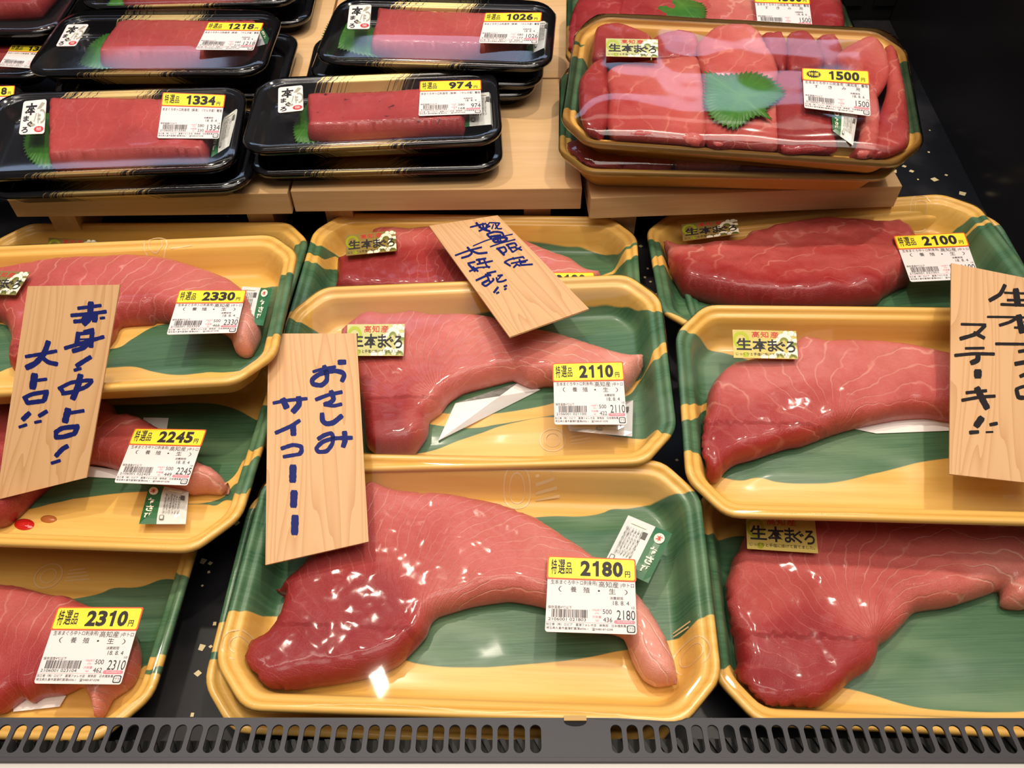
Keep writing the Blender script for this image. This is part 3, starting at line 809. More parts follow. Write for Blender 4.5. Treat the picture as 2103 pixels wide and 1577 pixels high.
stand('pale wooden stand under the rearmost 1500 yen pack', .0735, .3500, .800, .040, .185)

# ------------------------------------------------------------------ yellow packs
POSE = {
'C2':(-0.0256,0.2462,0.0605,-0.0435,-0.0012,-0.0203),'C2b':(-0.0385,0.2418,0.0343,-0.0437,0.0527,0.0093),'C1':(-0.0328,0.4149,0.0638,-0.0171,0.0387,-0.0710),
'C0':(-0.0379,0.5381,0.0350,-0.0489,-0.0077,-0.0173),'R0':(0.2733,0.5468,0.0536,-0.0235,-0.1572,-0.0958),'R0b':(0.3031,0.5289,0.0306,0.0795,0.0792,-0.0552),
'R1':(0.2700,0.3640,0.0805,-0.0549,0.0860,-0.0393),'R2':(0.2770,0.2440,0.0320,-0.0500,0.0005,0.0005),'L1':(-0.3204,0.4490,0.0928,0.0595,-0.1215,-0.0001),
'L0':(-0.3383,0.5364,0.0315,-0.0463,-0.0439,-0.0392),'L2':(-0.3248,0.3525,0.0638,-0.0454,-0.0530,-0.0044),'L3':(-0.3672,0.2461,0.0320,-0.0349,-0.0024,-0.0070),
'P1':(0.2002,0.6748,0.1397,-0.1410,0.1059,-0.0146),'P1b':(0.1949,0.6851,0.1020,-0.0462,-0.0050,-0.0050),'P2':(0.2080,0.8420,0.1010,-0.05,0.0,0.0),
'B2':(-0.1241,0.6824,0.1121,0.0487,-0.0200,-0.0132),'B4':(-0.0709,0.7997,0.1215,-0.0841,0.0042,-0.0147),'B3':(-0.3493,0.7948,0.1142,0.0052,-0.0314,-0.0008),'B1':(-0.3574,0.6571,0.1075,0.0826,0.0500,0.0209)}
FR = {k: frame(v) for k, v in POSE.items()}
ZC = lambda *p: Z(p, 400, 920, 1.912)
Z1 = lambda *p: Z(p, 560, 430, 2.4453)
ZR = lambda *p: Z(p, 1310, 380, 2.652)
ZS = lambda *p: Z(p, 1390, 920, 2.7195)
ZL = lambda *p: Z(p, 0, 430, 3.286)
ZM = lambda *p: Z(p, 0, 780, 3.392)
ZB = lambda *p: Z(p, 0, 1100, 3.306)
ZP = lambda *p: Z(p, 1130, 0, 2.1613)
ZK = lambda *p: Z(p, 0, 0, 3.392)
ZJ = lambda *p: Z(p, 500, 0, 3.0043)
GY = 'yellow tray tuna packs'
LEAF = {
'C2': [([(525,1000),(600,1010),(700,1025),(850,1060),(1000,1070),(1132,1059),(1200,1058.8),(1238,1052),(1255,1045),(1286,1043.6),(1333,1037),(1400,1013),(1424,1008),(1440,1012)],
        [(450,1260),(489,1257),(533,1265),(563,1267),(650,1290),(750,1330),(834,1359),(870,1367),(975,1372),(1080,1367),(1184,1357),(1279,1338),(1377,1316),(1409,1299),(1443,1270),(1470,1265)])],
'C2b': [([(507,1046),(560,1050),(700,1080)], [(447,1282),(500,1285),(700,1330)]), ([(437,1338),(480,1345),(600,1390)], [(434,1356),(480,1362),(600,1396)])],
'C1': [([(590,654),(615,661),(655,684),(720,690),(900,660),(1100,625),(1209,627),(1267,632),(1314,638),(1344,640),(1366,644)], [(585,690),(700,760),(900,850),(1100,840),(1250,790),(1331,753),(1341,724),(1350,715),(1372,705)]),
       ([(580,730),(700,790),(900,875),(1100,860),(1291,810),(1322,770),(1352,736),(1373,724)], [(560,900),(700,930),(867,931),(948,904),(1010,884),(1063,870),(1139,860),(1200,878),(1240,893),(1295,901),(1333,899),(1371,892),(1393,892)])],
'C0': [([(632,495),(649,503),(693,527),(800,520),(960,490),(1080,493),(1103,495),(1137,500),(1162,504),(1197,507),(1228,521),(1257,521),(1286,506),(1310,500)], [(628,523),(659,530),(693,531),(900,570),(1200,575),(1255,559),(1276,527),(1295,511),(1311,506)]),
       ([(623,539),(659,546),(692,553),(900,590),(1200,590),(1265,557),(1286,534),(1313,526)], [(600,640),(800,660),(1100,650),(1320,620)])],
'R0': [([(1331,494),(1348,496),(1400,530),(1600,540),(1800,520),(1900,495),(1958,475),(1982,458),(2001,445),(2018,442)], [(1333,538),(1350,527),(1420,540),(1600,552),(1800,540),(1900,515),(1960,495),(1990,475),(2024,452)]),
       ([(1336,552),(1362,543),(1450,550),(1600,556),(1800,545),(1900,520),(1960,500),(1990,480),(2026,458)], [(1340,640),(1500,690),(1800,680),(2050,640)])],
'R0b': [([(1340,560),(1700,560),(2029,468),(2066,464)], [(1360,660),(1700,700),(2060,580),(2098,552)])],
'R1': [([(1388,681),(1400,677),(1419,684),(1447,706),(1476,722),(1512,731),(1650,770),(1850,760),(2000,720),(2100,690)], [(1397,835),(1424,830),(1459,826),(1560,850),(1750,860),(1950,830),(2100,780)]),
       ([(1400,865),(1428,858),(1453,840),(1560,862),(1750,872),(1950,842),(2100,792)], [(1404,929),(1424,930),(1450,965),(1482,981),(1519,988),(1555,984),(1596,992),(1655,995),(1721,992),(1813,970),(1886,953),(1949,944),(2050,935),(2150,925)])],
'R2': [([(1440,1098),(1493,1104),(1526,1100),(1650,1130),(1850,1140),(2000,1110),(2150,1070)], [(1478,1376),(1508,1378),(1600,1400),(1732,1414),(1794,1429),(1850,1446),(1905,1457),(1978,1462),(2052,1464),(2103,1462),(2200,1440)])],
'L1': [([(-60,660),(0,667),(120,700),(237,718),(274,698),(319,673),(344,667),(450,632),(540,592),(563,588),(578,564),(600,561)], [(-60,790),(0,768),(30,757),(120,750),(219,759),(274,757),(320,768),(365,772),(420,768),(456,766),(502,760),(536,740),(576,690)])],
'L0': [([(-60,600),(200,620),(540,560),(632,495)], [(-60,720),(200,740),(600,680)])],
'L2': [([(-80,820),(100,830),(300,830),(450,830),(560,830)], [(-80,1062),(59,1047),(118,1033),(177,1025),(251,1016),(301,1013),(400,1008),(455,996),(486,972),(501,945),(525,924),(542,917)]),
       ([(380,1034),(424,1031),(460,1019),(486,992),(510,954),(535,936)], [(380,1037),(424,1037),(442,1039),(466,1028),(484,1014),(507,1016),(512,1000)])],
'L3': [([(-60,1250),(60,1240),(163,1229),(212,1218),(230,1210),(287,1204),(348,1188),(384,1183)], [(-60,1420),(100,1410),(230,1396),(278,1390),(296,1369),(315,1351),(336,1346)]),
       ([(281,1390),(312,1374),(335,1367)], [(281,1392),(302,1386),(329,1386)])],
'P1': [([(1174,84),(1190,88),(1205,98)], [(1172,94),(1190,96),(1205,99)]), ([(1169,120),(1300,125),(1520,130),(1700,132),(1871,131)], [(1150,227),(1300,240),(1520,252),(1750,268),(1898,280)])],
'P1b': [([(1155,155),(1500,160),(1850,170)], [(1147,282),(1500,290),(1850,300)])],
'P2': [([(1150,-60),(1450,-60),(1735,-60)], [(1143,64),(1450,60),(1752,56)])],
}
LOGOS = {'C2': [(1062,1008), (492,1325), (1420,1345)], 'C1': [(1135,905)], 'R0': [(1885,450)], 'L3': [(102,1185)], 'L1': [(320,505)]}
def ypack(key, label, kind='flat', cat='tuna pack'):
    r = thing('tuna_tray_pack', label, cat, FR[key], GY)
    yellow_tray(r, FR[key], LEAF.get(key, []), key, LOGOS.get(key, ()))
    if kind: film(r, kind)
    return r, FR[key]
def plbl(r, M, quad, *a, film_kind='flat', **k): return price_label(r, M, quad, plane_for(M, quad, film_kind), *a, **k)
def ostk(r, M, quad, film_kind='flat', **k): return origin_sticker(r, M, quad, plane_for(M, quad, film_kind), **k)

# front centre pack and the tray it sits in
r, M = ypack('C2', 'yellow tray pack of tuna priced 2180, front centre behind the grille')
tuna(r, M, ZC((685,115),(800,150),(1000,165),(1200,205),(1350,265),(1450,330),(1560,400),(1640,450),(1740,560),(1800,640),(1850,730),(1885,830),(1895,900),(1890,935),(1810,945),(1760,910),(1720,840),(1680,750),(1590,728),(1500,700),(1380,637),(1300,620),(1230,612),(1100,630),(1010,655),(960,670),(930,690),(910,740),(860,800),(800,860),(700,905),(560,935),(450,950),(330,978),(270,965),(215,900),(185,860),(185,830),(215,750),(270,715),(310,680),(335,620),(360,572),(325,570),(330,540),(360,500),(420,450),(500,330),(600,200)),
     fat=((600,1350,0),(540,1380,0),(750,1250,.04),(800,1400,.02),(640,1200,.08),(700,1130,.25),(850,1100,.42),(850,1020,.55),(1000,1100,.6),(1150,1100,.7),(1250,1150,.78),(1350,1330,1.0),(1370,1400,1.0),(950,1230,.6)), focal=(872,1292), nlines=30, seed=0)
wasabi_packet(r, M, [(1290,1061),(1380,1099),(1331,1200),(1240,1160)], (-.0150, .05, .06), 'right')
plbl(r, M, [(1127,1143),(1303,1150),(1308,1303),(1119,1297)], '2180')
r = thing('foam_tray', 'yellow foam tray peeking out beneath the 2180 yen tuna pack', 'tray', FR['C2b']); yellow_tray(r, FR['C2b'], LEAF['C2b'])
# middle centre
r, M = ypack('C1', 'yellow tray pack of tuna priced 2110, in the middle of the centre row')
pad(r, M, [(900,905),(1065,785),(1110,800),(935,828)])
tuna(r, M, Z1((345,620),(360,580),(430,520),(490,495),(560,505),(640,500),(700,490),(800,510),(950,505),(1090,520),(1180,555),(1300,580),(1420,600),(1550,640),(1700,690),(1800,710),(1900,705),(1905,725),(1870,790),(1800,890),(1740,940),(1600,925),(1400,895),(1350,900),(1300,905),(1250,885),(1205,868),(1150,880),(1050,905),(960,930),(890,970),(850,1020),(790,1060),(780,1120),(740,1190),(700,1240),(560,1250),(480,1200),(460,1100),(430,900),(345,700)),
     fat=((820,900,0),(780,860,.03),(800,860,.05),(850,860,.35),(790,790,.3),(850,700,.6),(1000,680,.7),(1050,780,.68),(900,820,.6),(1200,730,.85),(1300,740,1.),(1250,790,.95)), focal=(905,812), nlines=26, seed=1)
wasabi_packet(r, M, [(1160,860),(1300,825),(1298,900),(1170,888)], (-.020, 0, 0), 'left', True)
plbl(r, M, [(1136,747.7),(1277.7,744),(1288,871.7),(1138.7,871.7)], '2110', code='2106001 021100', wt='422')
ostk(r, M, Z1((375,577),(663,575),(657,735),(372,735)))
# back centre
r, M = ypack('C0', 'yellow tray pack of tuna at the back of the centre row, below the wooden stand')
tuna(r, M, Z1((325,380),(325,260),(340,230),(480,150),(490,110),(540,75),(600,75),(700,80),(800,65),(880,55),(1000,62),(1150,95),(1280,150),(1400,200),(1500,235),(1580,290),(1660,330),(1600,420),(1200,470),(700,480),(340,450)),
     fat=((700,560,.03),(800,540,.06),(880,530,.2),(820,470,.55),(780,470,.4),(950,500,.5),(1150,530,.72),(1200,560,.8)), focal=(950,640), nlines=22, seed=2)
plbl(r, M, [(1095,561),(1219,560),(1228,672),(1097,674)], '2180', wt='436')
ostk(r, M, Z1((365,130),(617,104),(622,208),(368,233)))
# right column
r = thing('foam_tray', 'yellow foam tray sticking out beneath the 2100 yen tuna pack', 'tray', FR['R0b']); yellow_tray(r, FR['R0b'], LEAF['R0b'])
r, M = ypack('R0', 'yellow tray pack of tuna priced 2100, beside the dark side panel')
tuna(r, M, ZR((90,350),(110,320),(150,290),(200,305),(260,320),(400,300),(560,290),(600,250),(760,210),(900,180),(1080,170),(1220,180),(1330,190),(1400,175),(1440,190),(1500,250),(1520,330),(1500,430),(1480,520),(1430,560),(1340,610),(1280,660),(900,690),(520,670),(330,622),(240,590),(200,520),(150,450),(120,390)),
     fat=((1450,490,.55),(1400,497,.6),(1360,540,.12),(1400,570,.02),(1470,580,.03),(1550,600,.05),(1520,490,.42),(1620,470,.5),(1700,470,.42),(1560,530,.36),(1640,540,.30),(1650,590,.06),(1750,600,.12),(1700,530,.32),(1780,500,.36),(1830,470,.35)), focal=(1560,640), nlines=9, seed=0, h=.027, rough=.0019)
plbl(r, M, [(1836,485.6),(1979.3,478.8),(2013,572),(1870,578.7)], '2100', code='2106001 021001', wt='420')
ostk(r, M, ZR((238,213),(540,183),(552,265),(245,305)))
r, M = ypack('R1', 'yellow tray pack of tuna half hidden by the black-lettered wooden sign')
pad(r, M, [(1690,868),(1950,850),(1960,884),(1800,890)])
tuna(r, M, ZR((470,990),(520,950),(600,930),(800,880),(880,815),(940,805),(1020,825),(1150,820),(1300,825),(1450,840),(1600,870),(1700,895),(1900,960),(2100,1080),(2180,1200),(2100,1290),(1900,1300),(1700,1298),(1560,1280),(1400,1290),(1200,1330),(1060,1370)) + [(1647,920),(1618,925),(1581,936),(1552,946),(1511,957),(1489,971),(1475,990),(1460,997),(1449,986),(1430,960),(1423,940)] + ZR((330,1330),(375,1230),(385,1130),(420,1050)),
     fat=((1450,970,.1),(1480,930,.12),(1600,900,.18),(1580,860,.22),(1640,840,.3),(1520,780,.45),(1600,740,.55),(1700,720,.6),(1850,720,.62),(1850,830,.42),(1800,780,.5)), focal=(1728,872), nlines=12, seed=1)
ostk(r, M, ZR((515,787),(862,795),(872,948),(522,940)))
r, M = ypack('R2', 'yellow tray pack of tuna at the front right with a gold origin sticker')
tuna(r, M, ZS((390,470),(350,560),(320,600),(300,680),(265,780),(250,900),(260,960),(290,1040),(320,1060),(330,1160),(345,1190),(325,1240),(320,1280),(330,1350),(380,1450),(420,1500),(540,1512),(640,1490),(780,1460),(900,1370),(960,1310),(1060,1250),(1100,1190),(1120,1110),(1170,1080),(1240,1010),(1320,930),(1510,900),(1700,840),(1790,810),(1810,870),(1850,910),(1960,910),(2120,830),(2180,620),(2100,450),(1939,380),(1500,340),(800,340),(480,400)),
     fat=((1580,1420,0),(1520,1400,0),(1650,1300,.1),(1700,1350,.08),(1560,1220,.3),(1550,1150,.42),(1700,1120,.45),(1900,1150,.55),(1900,1250,.6),(1780,1250,.4),(2080,1240,.8)), focal=(1802,1312), nlines=20, seed=2)
ostk(r, M, ZS((385,375),(770,388),(790,588),(393,562)), waves=False)
# left column
r, M = ypack('L0', 'yellow tray pack mostly hidden behind the 2330 yen pack')
ostk(r, M, [(100,488),(200,493),(196,535),(97,530)])
r, M = ypack('L1', 'yellow tray pack of tuna priced 2330, behind the leaning blue-lettered sign')
tuna(r, M, ZL((-200,400),(0,380),(150,350),(400,310),(600,300),(900,290),(1060,300),(1200,330),(1400,390),(1560,460),(1650,540),(1710,640),(1750,780),(1755,850),(1700,960),(1650,1000),(1590,960),(1560,880),(1500,840),(1300,790),(1060,765),(1040,780),(830,795),(780,850),(700,960),(500,1050),(300,1110),(95,1090),(85,900),(60,800),(0,760),(-200,740)),
     fat=((50,640,.35),(100,760,.2),(200,560,.45),(300,560,.55),(400,570,.62),(280,640,.35),(260,660,.25),(480,700,.95),(500,720,1.)), focal=(250,700), nlines=18, seed=1)
wasabi_packet(r, M, Z([(1640,535),(1840,548),(1780,800),(1600,780)], 0, 430, 3.286), (-.013, 0, 0), 'right')
plbl(r, M, [(369.7,596.8),(505,597.4),(485,683),(342,687)], '2330', code='2106001 023309', wt='466')
ostk(r, M, ZL((-120,412),(205,422),(105,577),(-220,568)))
r, M = ypack('L2', 'yellow tray pack of tuna priced 2245, with a red juice drop in it')
pad(r, M, ZM((1000,262),(1175,265),(1150,420),(980,420))); pad(r, M, ZM((560,590),(900,640),(860,690),(560,672)))
tuna(r, M, ZM((-150,150),(0,95),(300,60),(600,60),(760,130),(800,225),(830,212),(900,213),(1000,250),(1130,330),(1250,430),(1400,560),(1470,580),(1530,640),(1560,690),(1590,720),(1540,800),(1440,800),(1330,810),(1290,790),(1200,770),(1000,710),(790,628),(620,600),(450,680),(300,780),(150,920),(60,1000),(0,1035),(-100,1010),(-220,800),(-230,400)),
     fat=((0,1000,0),(30,850,.35),(60,1000,.05),(260,850,.55),(240,900,.4),(250,960,.35),(330,940,.6),(430,980,.9),(460,985,.95)), focal=(150,1010), nlines=14, seed=2)
wasabi_packet(r, M, Z([(1050,735),(1322,790),(1300,1017),(975,1017)], 0, 780, 3.392), (-.0225, 0, 0), 'left')
plbl(r, M, [(278.6,880.8),(423,883.8),(384.7,996.7),(234.4,990.8)], '2245', code='2106001 022459', wt='449')
jd = MB()
for cx, cy, ru, rv in ((50, 1077, 21, 12), (100, 1066, 17, 8)):
    c = on_tray(M, (cx, cy)); a = on_tray(M, (cx + ru, cy)) - c; b = on_tray(M, (cx, cy - rv)) - c
    V = [tuple(c + Vector((0, 0, .0022)))] ; n = 20
    for t, hh in ((.5, .0018), (.85, .0010), (1., .0001)):
        for k in range(n):
            an = 2 * math.pi * k / n; q = c + a * t * math.cos(an) + b * t * math.sin(an); V.append((q.x, q.y, tray_z(q.x, q.y) + hh))
    F = [(0, 1 + k, 1 + (k + 1) % n) for k in range(n)] + [(1 + s*n + k, 1 + (s+1)*n + k, 1 + (s+1)*n + (k+1) % n, 1 + s*n + (k+1) % n) for s in (0, 1) for k in range(n)]
    jd.add(V, F, 0 if cx == 50 else 1)
jd.obj('juice_drop', [M_JUICE, mat('thin_juice', (.42, .13, .03), .06)], r, True)
r, M = ypack('L3', 'yellow tray pack of tuna priced 2310, at the front left behind the grille')
pad(r, M, ZB((100,1090),(450,1085),(405,1160),(90,1195)))
tuna(r, M, ZB((0,300),(100,310),(250,350),(370,380),(430,375),(520,420),(640,460),(750,490),(870,590),(930,740),(945,820),(930,920),(900,1000),(850,1060),(770,1110),(720,1180),(700,1240),(660,1240),(640,1160),(600,1060),(560,1040),(450,1090),(300,1110),(240,1150),(180,1120),(100,1170),(0,1225),(-300,1160),(-450,750),(-250,380)),
     fat=((50,1380,.12),(100,1250,.45),(20,1350,.25),(30,1220,.5),(220,1430,.85),(270,1350,.7)), focal=(60,1480), nlines=22, seed=0)
plbl(r, M, [(121,1248),(293.4,1248.8),(248,1405.5),(69,1403.4)], '2310', code='2106001 023104', wt='462')

# large 1500 yen packs
def scraps(r, M, pieces):
    for i, (o, h, ft) in enumerate(pieces):
        cx = sum(p[0] for p in o) / len(o); cy = sum(p[1] for p in o) / len(o)
        tuna(r, M, o, h=h, fat=((cx, cy, ft), (cx + 40, cy - 20, min(1, ft + .2)), (cx - 40, cy + 20, max(0, ft - .1))), focal=(cx + 150, cy + 200), nlines=12, seed=i, r=.006, rough=.0015, slab=True)
r, M = ypack('P1b', 'yellow tray pack of dark tuna scraps under the tilted 1500 yen pack', 'dome')
scraps(r, M, [(ZP((60,640),(200,600),(300,640),(320,740),(150,740)), .030, .02), (ZP((300,640),(520,640),(540,735),(330,745)), .028, .25), (ZP((560,690),(850,680),(850,730),(580,740)), .026, .95), (ZP((860,640),(1400,650),(1380,745),(870,745)), .026, .1)])
r, M = ypack('P1', 'large yellow 1500 yen pack with a shiso leaf, topmost of its tilted stack', 'dome')
scraps(r, M, [
 (ZP((255,310),(340,280),(480,262),(650,250),(675,330),(692,450),(690,632),(560,625),(400,612),(280,600),(252,540),(262,420)), .0350, .40),
 (ZP((650,200),(700,140),(760,108),(880,108),(935,145),(965,200),(1010,280),(1005,360),(850,350),(690,335)), .0365, .50),
 (ZP((680,330),(850,340),(1005,350),(1015,520),(1010,655),(850,648),(695,632)), .0335, .42),
 (ZP((1000,330),(1130,320),(1245,400),(1252,490),(1275,660),(1150,672),(1010,648)), .0350, .04),
 (ZP((130,350),(195,268),(250,268),(262,420),(260,540),(210,600),(155,570),(130,480)), .0345, .06),
 (ZP((205,120),(300,100),(380,125),(445,155),(465,205),(400,250),(270,265),(185,255)), .0340, .10),
 (ZP((450,170),(560,130),(650,150),(655,245),(470,265)), .0320, .22),
 (ZP((940,150),(1030,140),(1060,220),(1040,320),(975,250)), .0340, .10), (ZP((1055,150),(1130,135),(1180,170),(1220,240),(1200,300),(1060,310)), .0350, .08), (ZP((1185,165),(1265,150),(1300,210),(1275,290),(1215,285)), .0330, .12),
 (ZP((1265,240),(1390,165),(1450,165),(1500,230),(1510,330),(1450,420),(1330,330)), .0350, .42),
 (ZP((1320,340),(1450,400),(1470,560),(1440,685),(1350,682),(1380,560)), .0345, .48), (ZP((1490,200),(1540,220),(1580,380),(1600,560),(1585,650),(1440,690),(1460,520),(1500,380)), .0345, .30)])
shiso(r, M, ZP((695,325),(760,335),(840,330),(870,322),(930,330),(985,355),(1030,400),(1030,430),(985,460),(955,490),(978,530),(930,515),(890,525),(820,570),(760,550),(715,520),(688,460),(690,400)), .0100, ZP((978,530))[0])
wasabi_packet(r, M, ZP((1245,500),(1360,522),(1340,655),(1250,590)), (.0085, 0, 0), 'left')
plbl(r, M, [(1648,141),(1782.4,147),(1788,238.3),(1652,221)], '1500', 'scraps', '2106001 015001', unit='', day='18. 8. 6', film_kind='dome', lift=.0022)
ostk(r, M, ZP((247,170),(478,175),(478,255),(247,250)), 'dome', lift=.0022)
r, M = ypack('P2', 'yellow tray pack of tuna slices priced 1500 at the very back, beside the rear wall', 'dome')
scraps(r, M, [([(1166,95),(1185,0),(1280,-60),(1275,60),(1230,120)], .034, .05), ([(1275,0),(1350,-60),(1460,-60),(1450,80),(1280,80)], .036, .25), ([(1445,0),(1550,-70),(1560,70),(1450,80)], .035, .65), ([(1550,-60),(1700,-70),(1735,20),(1720,70),(1560,75)], .034, .15)])
shiso(r, M, [(1347,20),(1370,-10),(1420,-15),(1447,15),(1445,40),(1400,42),(1365,38)], .0085, (1440,50))
plbl(r, M, [(1548,-16),(1660,-12),(1669,60),(1557,57)], '1500', 'scraps', '2106001 015001', unit='', day='18. 8. 6', film_kind='dome', lift=.0022)

# ------------------------------------------------------------------ black packs
GB = 'black tray tuna block packs'
BTM = bpy.data.meshes.new('tray')
def bpack(M, label, kind='block'):
    r = thing('tuna_block_pack', label, 'tuna pack', M, GB)
    mesh_obj('tray', BT[0], BT[1], M_BTRAY, r, None, True); film(r, kind); return r
M_SPOT = spot_mat(tuna_mat('spotted_block_flesh', [(0, (.34, .030, .034)), (.5, (.46, .055, .055)), (1, (.60, .12, .10))], .25, 5.))
def block(r, M, o, ft=.4, seed=0):
    cx = sum(p[0] for p in o) / len(o); cy = sum(p[1] for p in o) / len(o)
    return tuna(r, M, o, h=.0192, zf=BFLOOR + .0004, fat=((cx - 60, cy - 20, ft), (cx + 60, cy - 20, ft + .1), (cx, cy + 25, ft - .2)), m=M_SPOT if seed == 2 else M_SAKU, r=.004, rough=.0006, seed=seed, name='tuna_block')
def bl(r, M, quad, *a, fk='block', **k): return price_label(r, M, quad, plane_for(M, quad, fk), *a, kind='block', unit='580', **k)
def seal(r, M, quad, fk='block'): return brand_seal(r, M, quad, plane_for(M, quad, fk))
r = bpack(FR['B1'], 'black tray pack with a tuna block priced 1334, front left on the wooden stand'); M = FR['B1']
block(r, M, ZK((355,708),(500,690),(640,682),(900,686),(1130,690),(1490,700),(1500,850),(1470,980),(1440,1140),(1200,1150),(900,1162),(380,1188),(355,1140),(352,900)), .45, 1)
shiso(r, M, ZK((170,1000),(200,900),(360,760),(420,800),(420,1100),(350,1165),(260,1150),(190,1080)), -.0150, ZK((420,950))[0])
wasabi_packet(r, M, ZK((1500,880),(1668,760),(1600,1030),(1475,1110)), (-.012, 0, 0), 'left')
bl(r, M, [(336,191),(462,196),(449.6,284.5),(322.8,283.6)], '1334', code='2106002 013345', wt='230'); seal(r, M, ZK((165,706),(325,690),(308,930),(130,937)))
r = bpack(FR['B2'], 'black tray pack with a tuna block priced 974, front right of the black packs'); M = FR['B2']
block(r, M, ZJ((398,592),(600,575),(800,570),(1080,552),(1400,552),(1420,640),(1370,790),(1362,840),(1150,848),(900,855),(430,878),(408,800),(398,700)), .25, 2)
shiso(r, M, ZJ((310,800),(330,730),(400,640),(470,680),(480,850),(420,882),(330,875)), -.0150, ZJ((480,780))[0])
wasabi_packet(r, M, ZJ((1310,600),(1530,580),(1538,780),(1310,800)), (-.010, 0, 0), 'left')
bl(r, M, [(863.8,168),(986.6,165.4),(989.3,233),(859.5,238)], '974', code='2106002 009744', wt='168'); seal(r, M, ZJ((215,540),(365,525),(370,680),(213,697)))
r = bpack(FR['B3'], 'black tray pack with a tuna block priced 1218, behind the 1334 yen pack', 'ridge'); M = FR['B3']
block(r, M, ZK((848,150),(1200,145),(1500,150),(1790,158),(1790,330),(1700,450),(1450,480),(1000,480),(740,475),(700,430),(720,340),(790,230)), .5, 3)
shiso(r, M, ZK((560,440),(600,360),(640,300),(760,230),(820,300),(780,470),(640,470)), -.0150, ZK((820,350))[0])
wasabi_packet(r, M, ZK((1720,160),(1800,150),(1895,310),(1770,345)), (-.012, 0, 0), 'right')
bl(r, M, [(429,46.6),(540.4,48),(520,103),(401.5,101.7)], '1218', code='2106002 012188', wt='210', fk='ridge'); seal(r, M, ZK((470,170),(620,168),(525,320),(388,322)), 'ridge')
r = bpack(FR['B4'], 'black tray pack with a tuna block priced 1026, behind the 974 yen pack', 'ridge'); M = FR['B4']
block(r, M, ZJ((830,70),(880,58),(1200,75),(1500,85),(1790,95),(1760,230),(1700,372),(1500,376),(1150,368),(810,350),(800,230),(820,150)), .55, 4)
shiso(r, M, ZJ((490,260),(530,150),(590,80),(700,120),(830,200),(840,345),(700,330),(600,300)), -.0140, ZJ((840,280))[0])
wasabi_packet(r, M, ZJ((1720,150),(1888,140),(1872,300),(1740,360)), (-.011, 0, 0), 'left')
bl(r, M, [(997.6,27.6),(1111.8,26.6),(1104,90),(983.3,88)], '1026', code='2106002 010269', wt='177', fk='ridge'); seal(r, M, ZJ((655,32),(790,28),(778,178),(638,178)), 'ridge')

def corner_frame(px, z, yaw, sx=1, sy=-1):
    """frame of a black pack whose corner (sx, sy) lies at a picture point at height z"""
    p = at(px, z); q = Matrix.Rotation(yaw, 3, 'Z') @ Vector((sx * WB, sy * DB, 0))
    return frame((p.x - q.x, p.y - q.y, z, yaw, 0, 0))
def generic_block(r, M, ft=.4, seed=0):
    o = []
    for x, y in ((-.055,-.026),(.0,-.028),(.07,-.026),(.075,0),(.068,.030),(.0,.031),(-.058,.029),(-.060,0)):
        p = M @ Vector((x, y, BFLOOR + .0095)); d = p - CPOS; f = d.dot(FW); o.append((1051.5 + FPX * d.dot(RV) / f, 788.5 - FPX * d.dot(UV) / f))
    return block(r, M, o, ft, seed)
F5 = corner_frame((607, 4), .112, .045)
r = bpack(F5, 'black tray pack with tuna block and shiso behind the 1218 yen pack'); M = F5
block(r, M, ZK((882,70),(1200,62),(1560,48),(1760,15),(1780,-150),(1300,-140),(880,-130)), .5, 5)
shiso(r, M, ZK((735,90),(760,20),(850,-60),(920,-60),(920,80),(820,95)), -.0150, ZK((920,20))[0])
F6 = corner_frame((85, 158), .0892, .0)
r = bpack(F6, 'black tray pack whose price label is half covered by the 1218 yen pack'); M = F6
block(r, M, ZK((-300,312),(0,300),(150,302),(330,310),(310,430),(240,480),(0,492),(-300,500)), .5, 6)
bl(r, M, [(25,93),(122,96),(98,142),(-4,136)], '1334', code='2106002 013345', wt='230')
F7 = corner_frame((60, 172), .092, .04, 1, 1)
r = bpack(F7, 'black tray pack showing only a yellow price corner behind the 1334 yen pack'); generic_block(r, F7, .4, 7)
bl(r, F7, [(-72,180),(30,177),(22,250),(-85,255)], '1218', code='2106002 012188', wt='210')
F8 = corner_frame((108, 66), .1125, .0)
r = bpack(F8, 'black tray pack in the far upper left corner with brownish tuna'); M = F8
block(r, M, [(-200,-60),(110,-60),(96,18),(60,40),(-200,42)], .15, 8)
# the packs underneath
def under(key_or_M, dx, dy, z, yaw, label, seed):
    M0 = FR[key_or_M] if isinstance(key_or_M, str) else key_or_M
    t = M0.translation; Mx = frame((t.x + dx, t.y + dy, z, yaw, 0, 0)); r = bpack(Mx, label); generic_block(r, Mx, .4, seed)
under('B1', .012, -.006, .0892, .05, 'black tray pack directly beneath the 1334 yen pack', 10)
under('B2', .001, -.003, .0892, .035, 'black tray pack directly beneath the 974 yen pack', 11)
under('B3', .012, .004, .0892, .0, 'black tray pack directly beneath the 1218 yen pack', 12)
under('B4', -.010, .002, .1010, -.05, 'black tray pack directly beneath the 1026 yen pack', 13)
under('B4', -.020, -.004, .0892, .02, 'lowest black tray pack of the stack under the 1026 yen pack', 14)
under(F5, .010, .002, .0892, .03, 'black tray pack beneath the one with shiso behind the 1218 yen pack', 15)

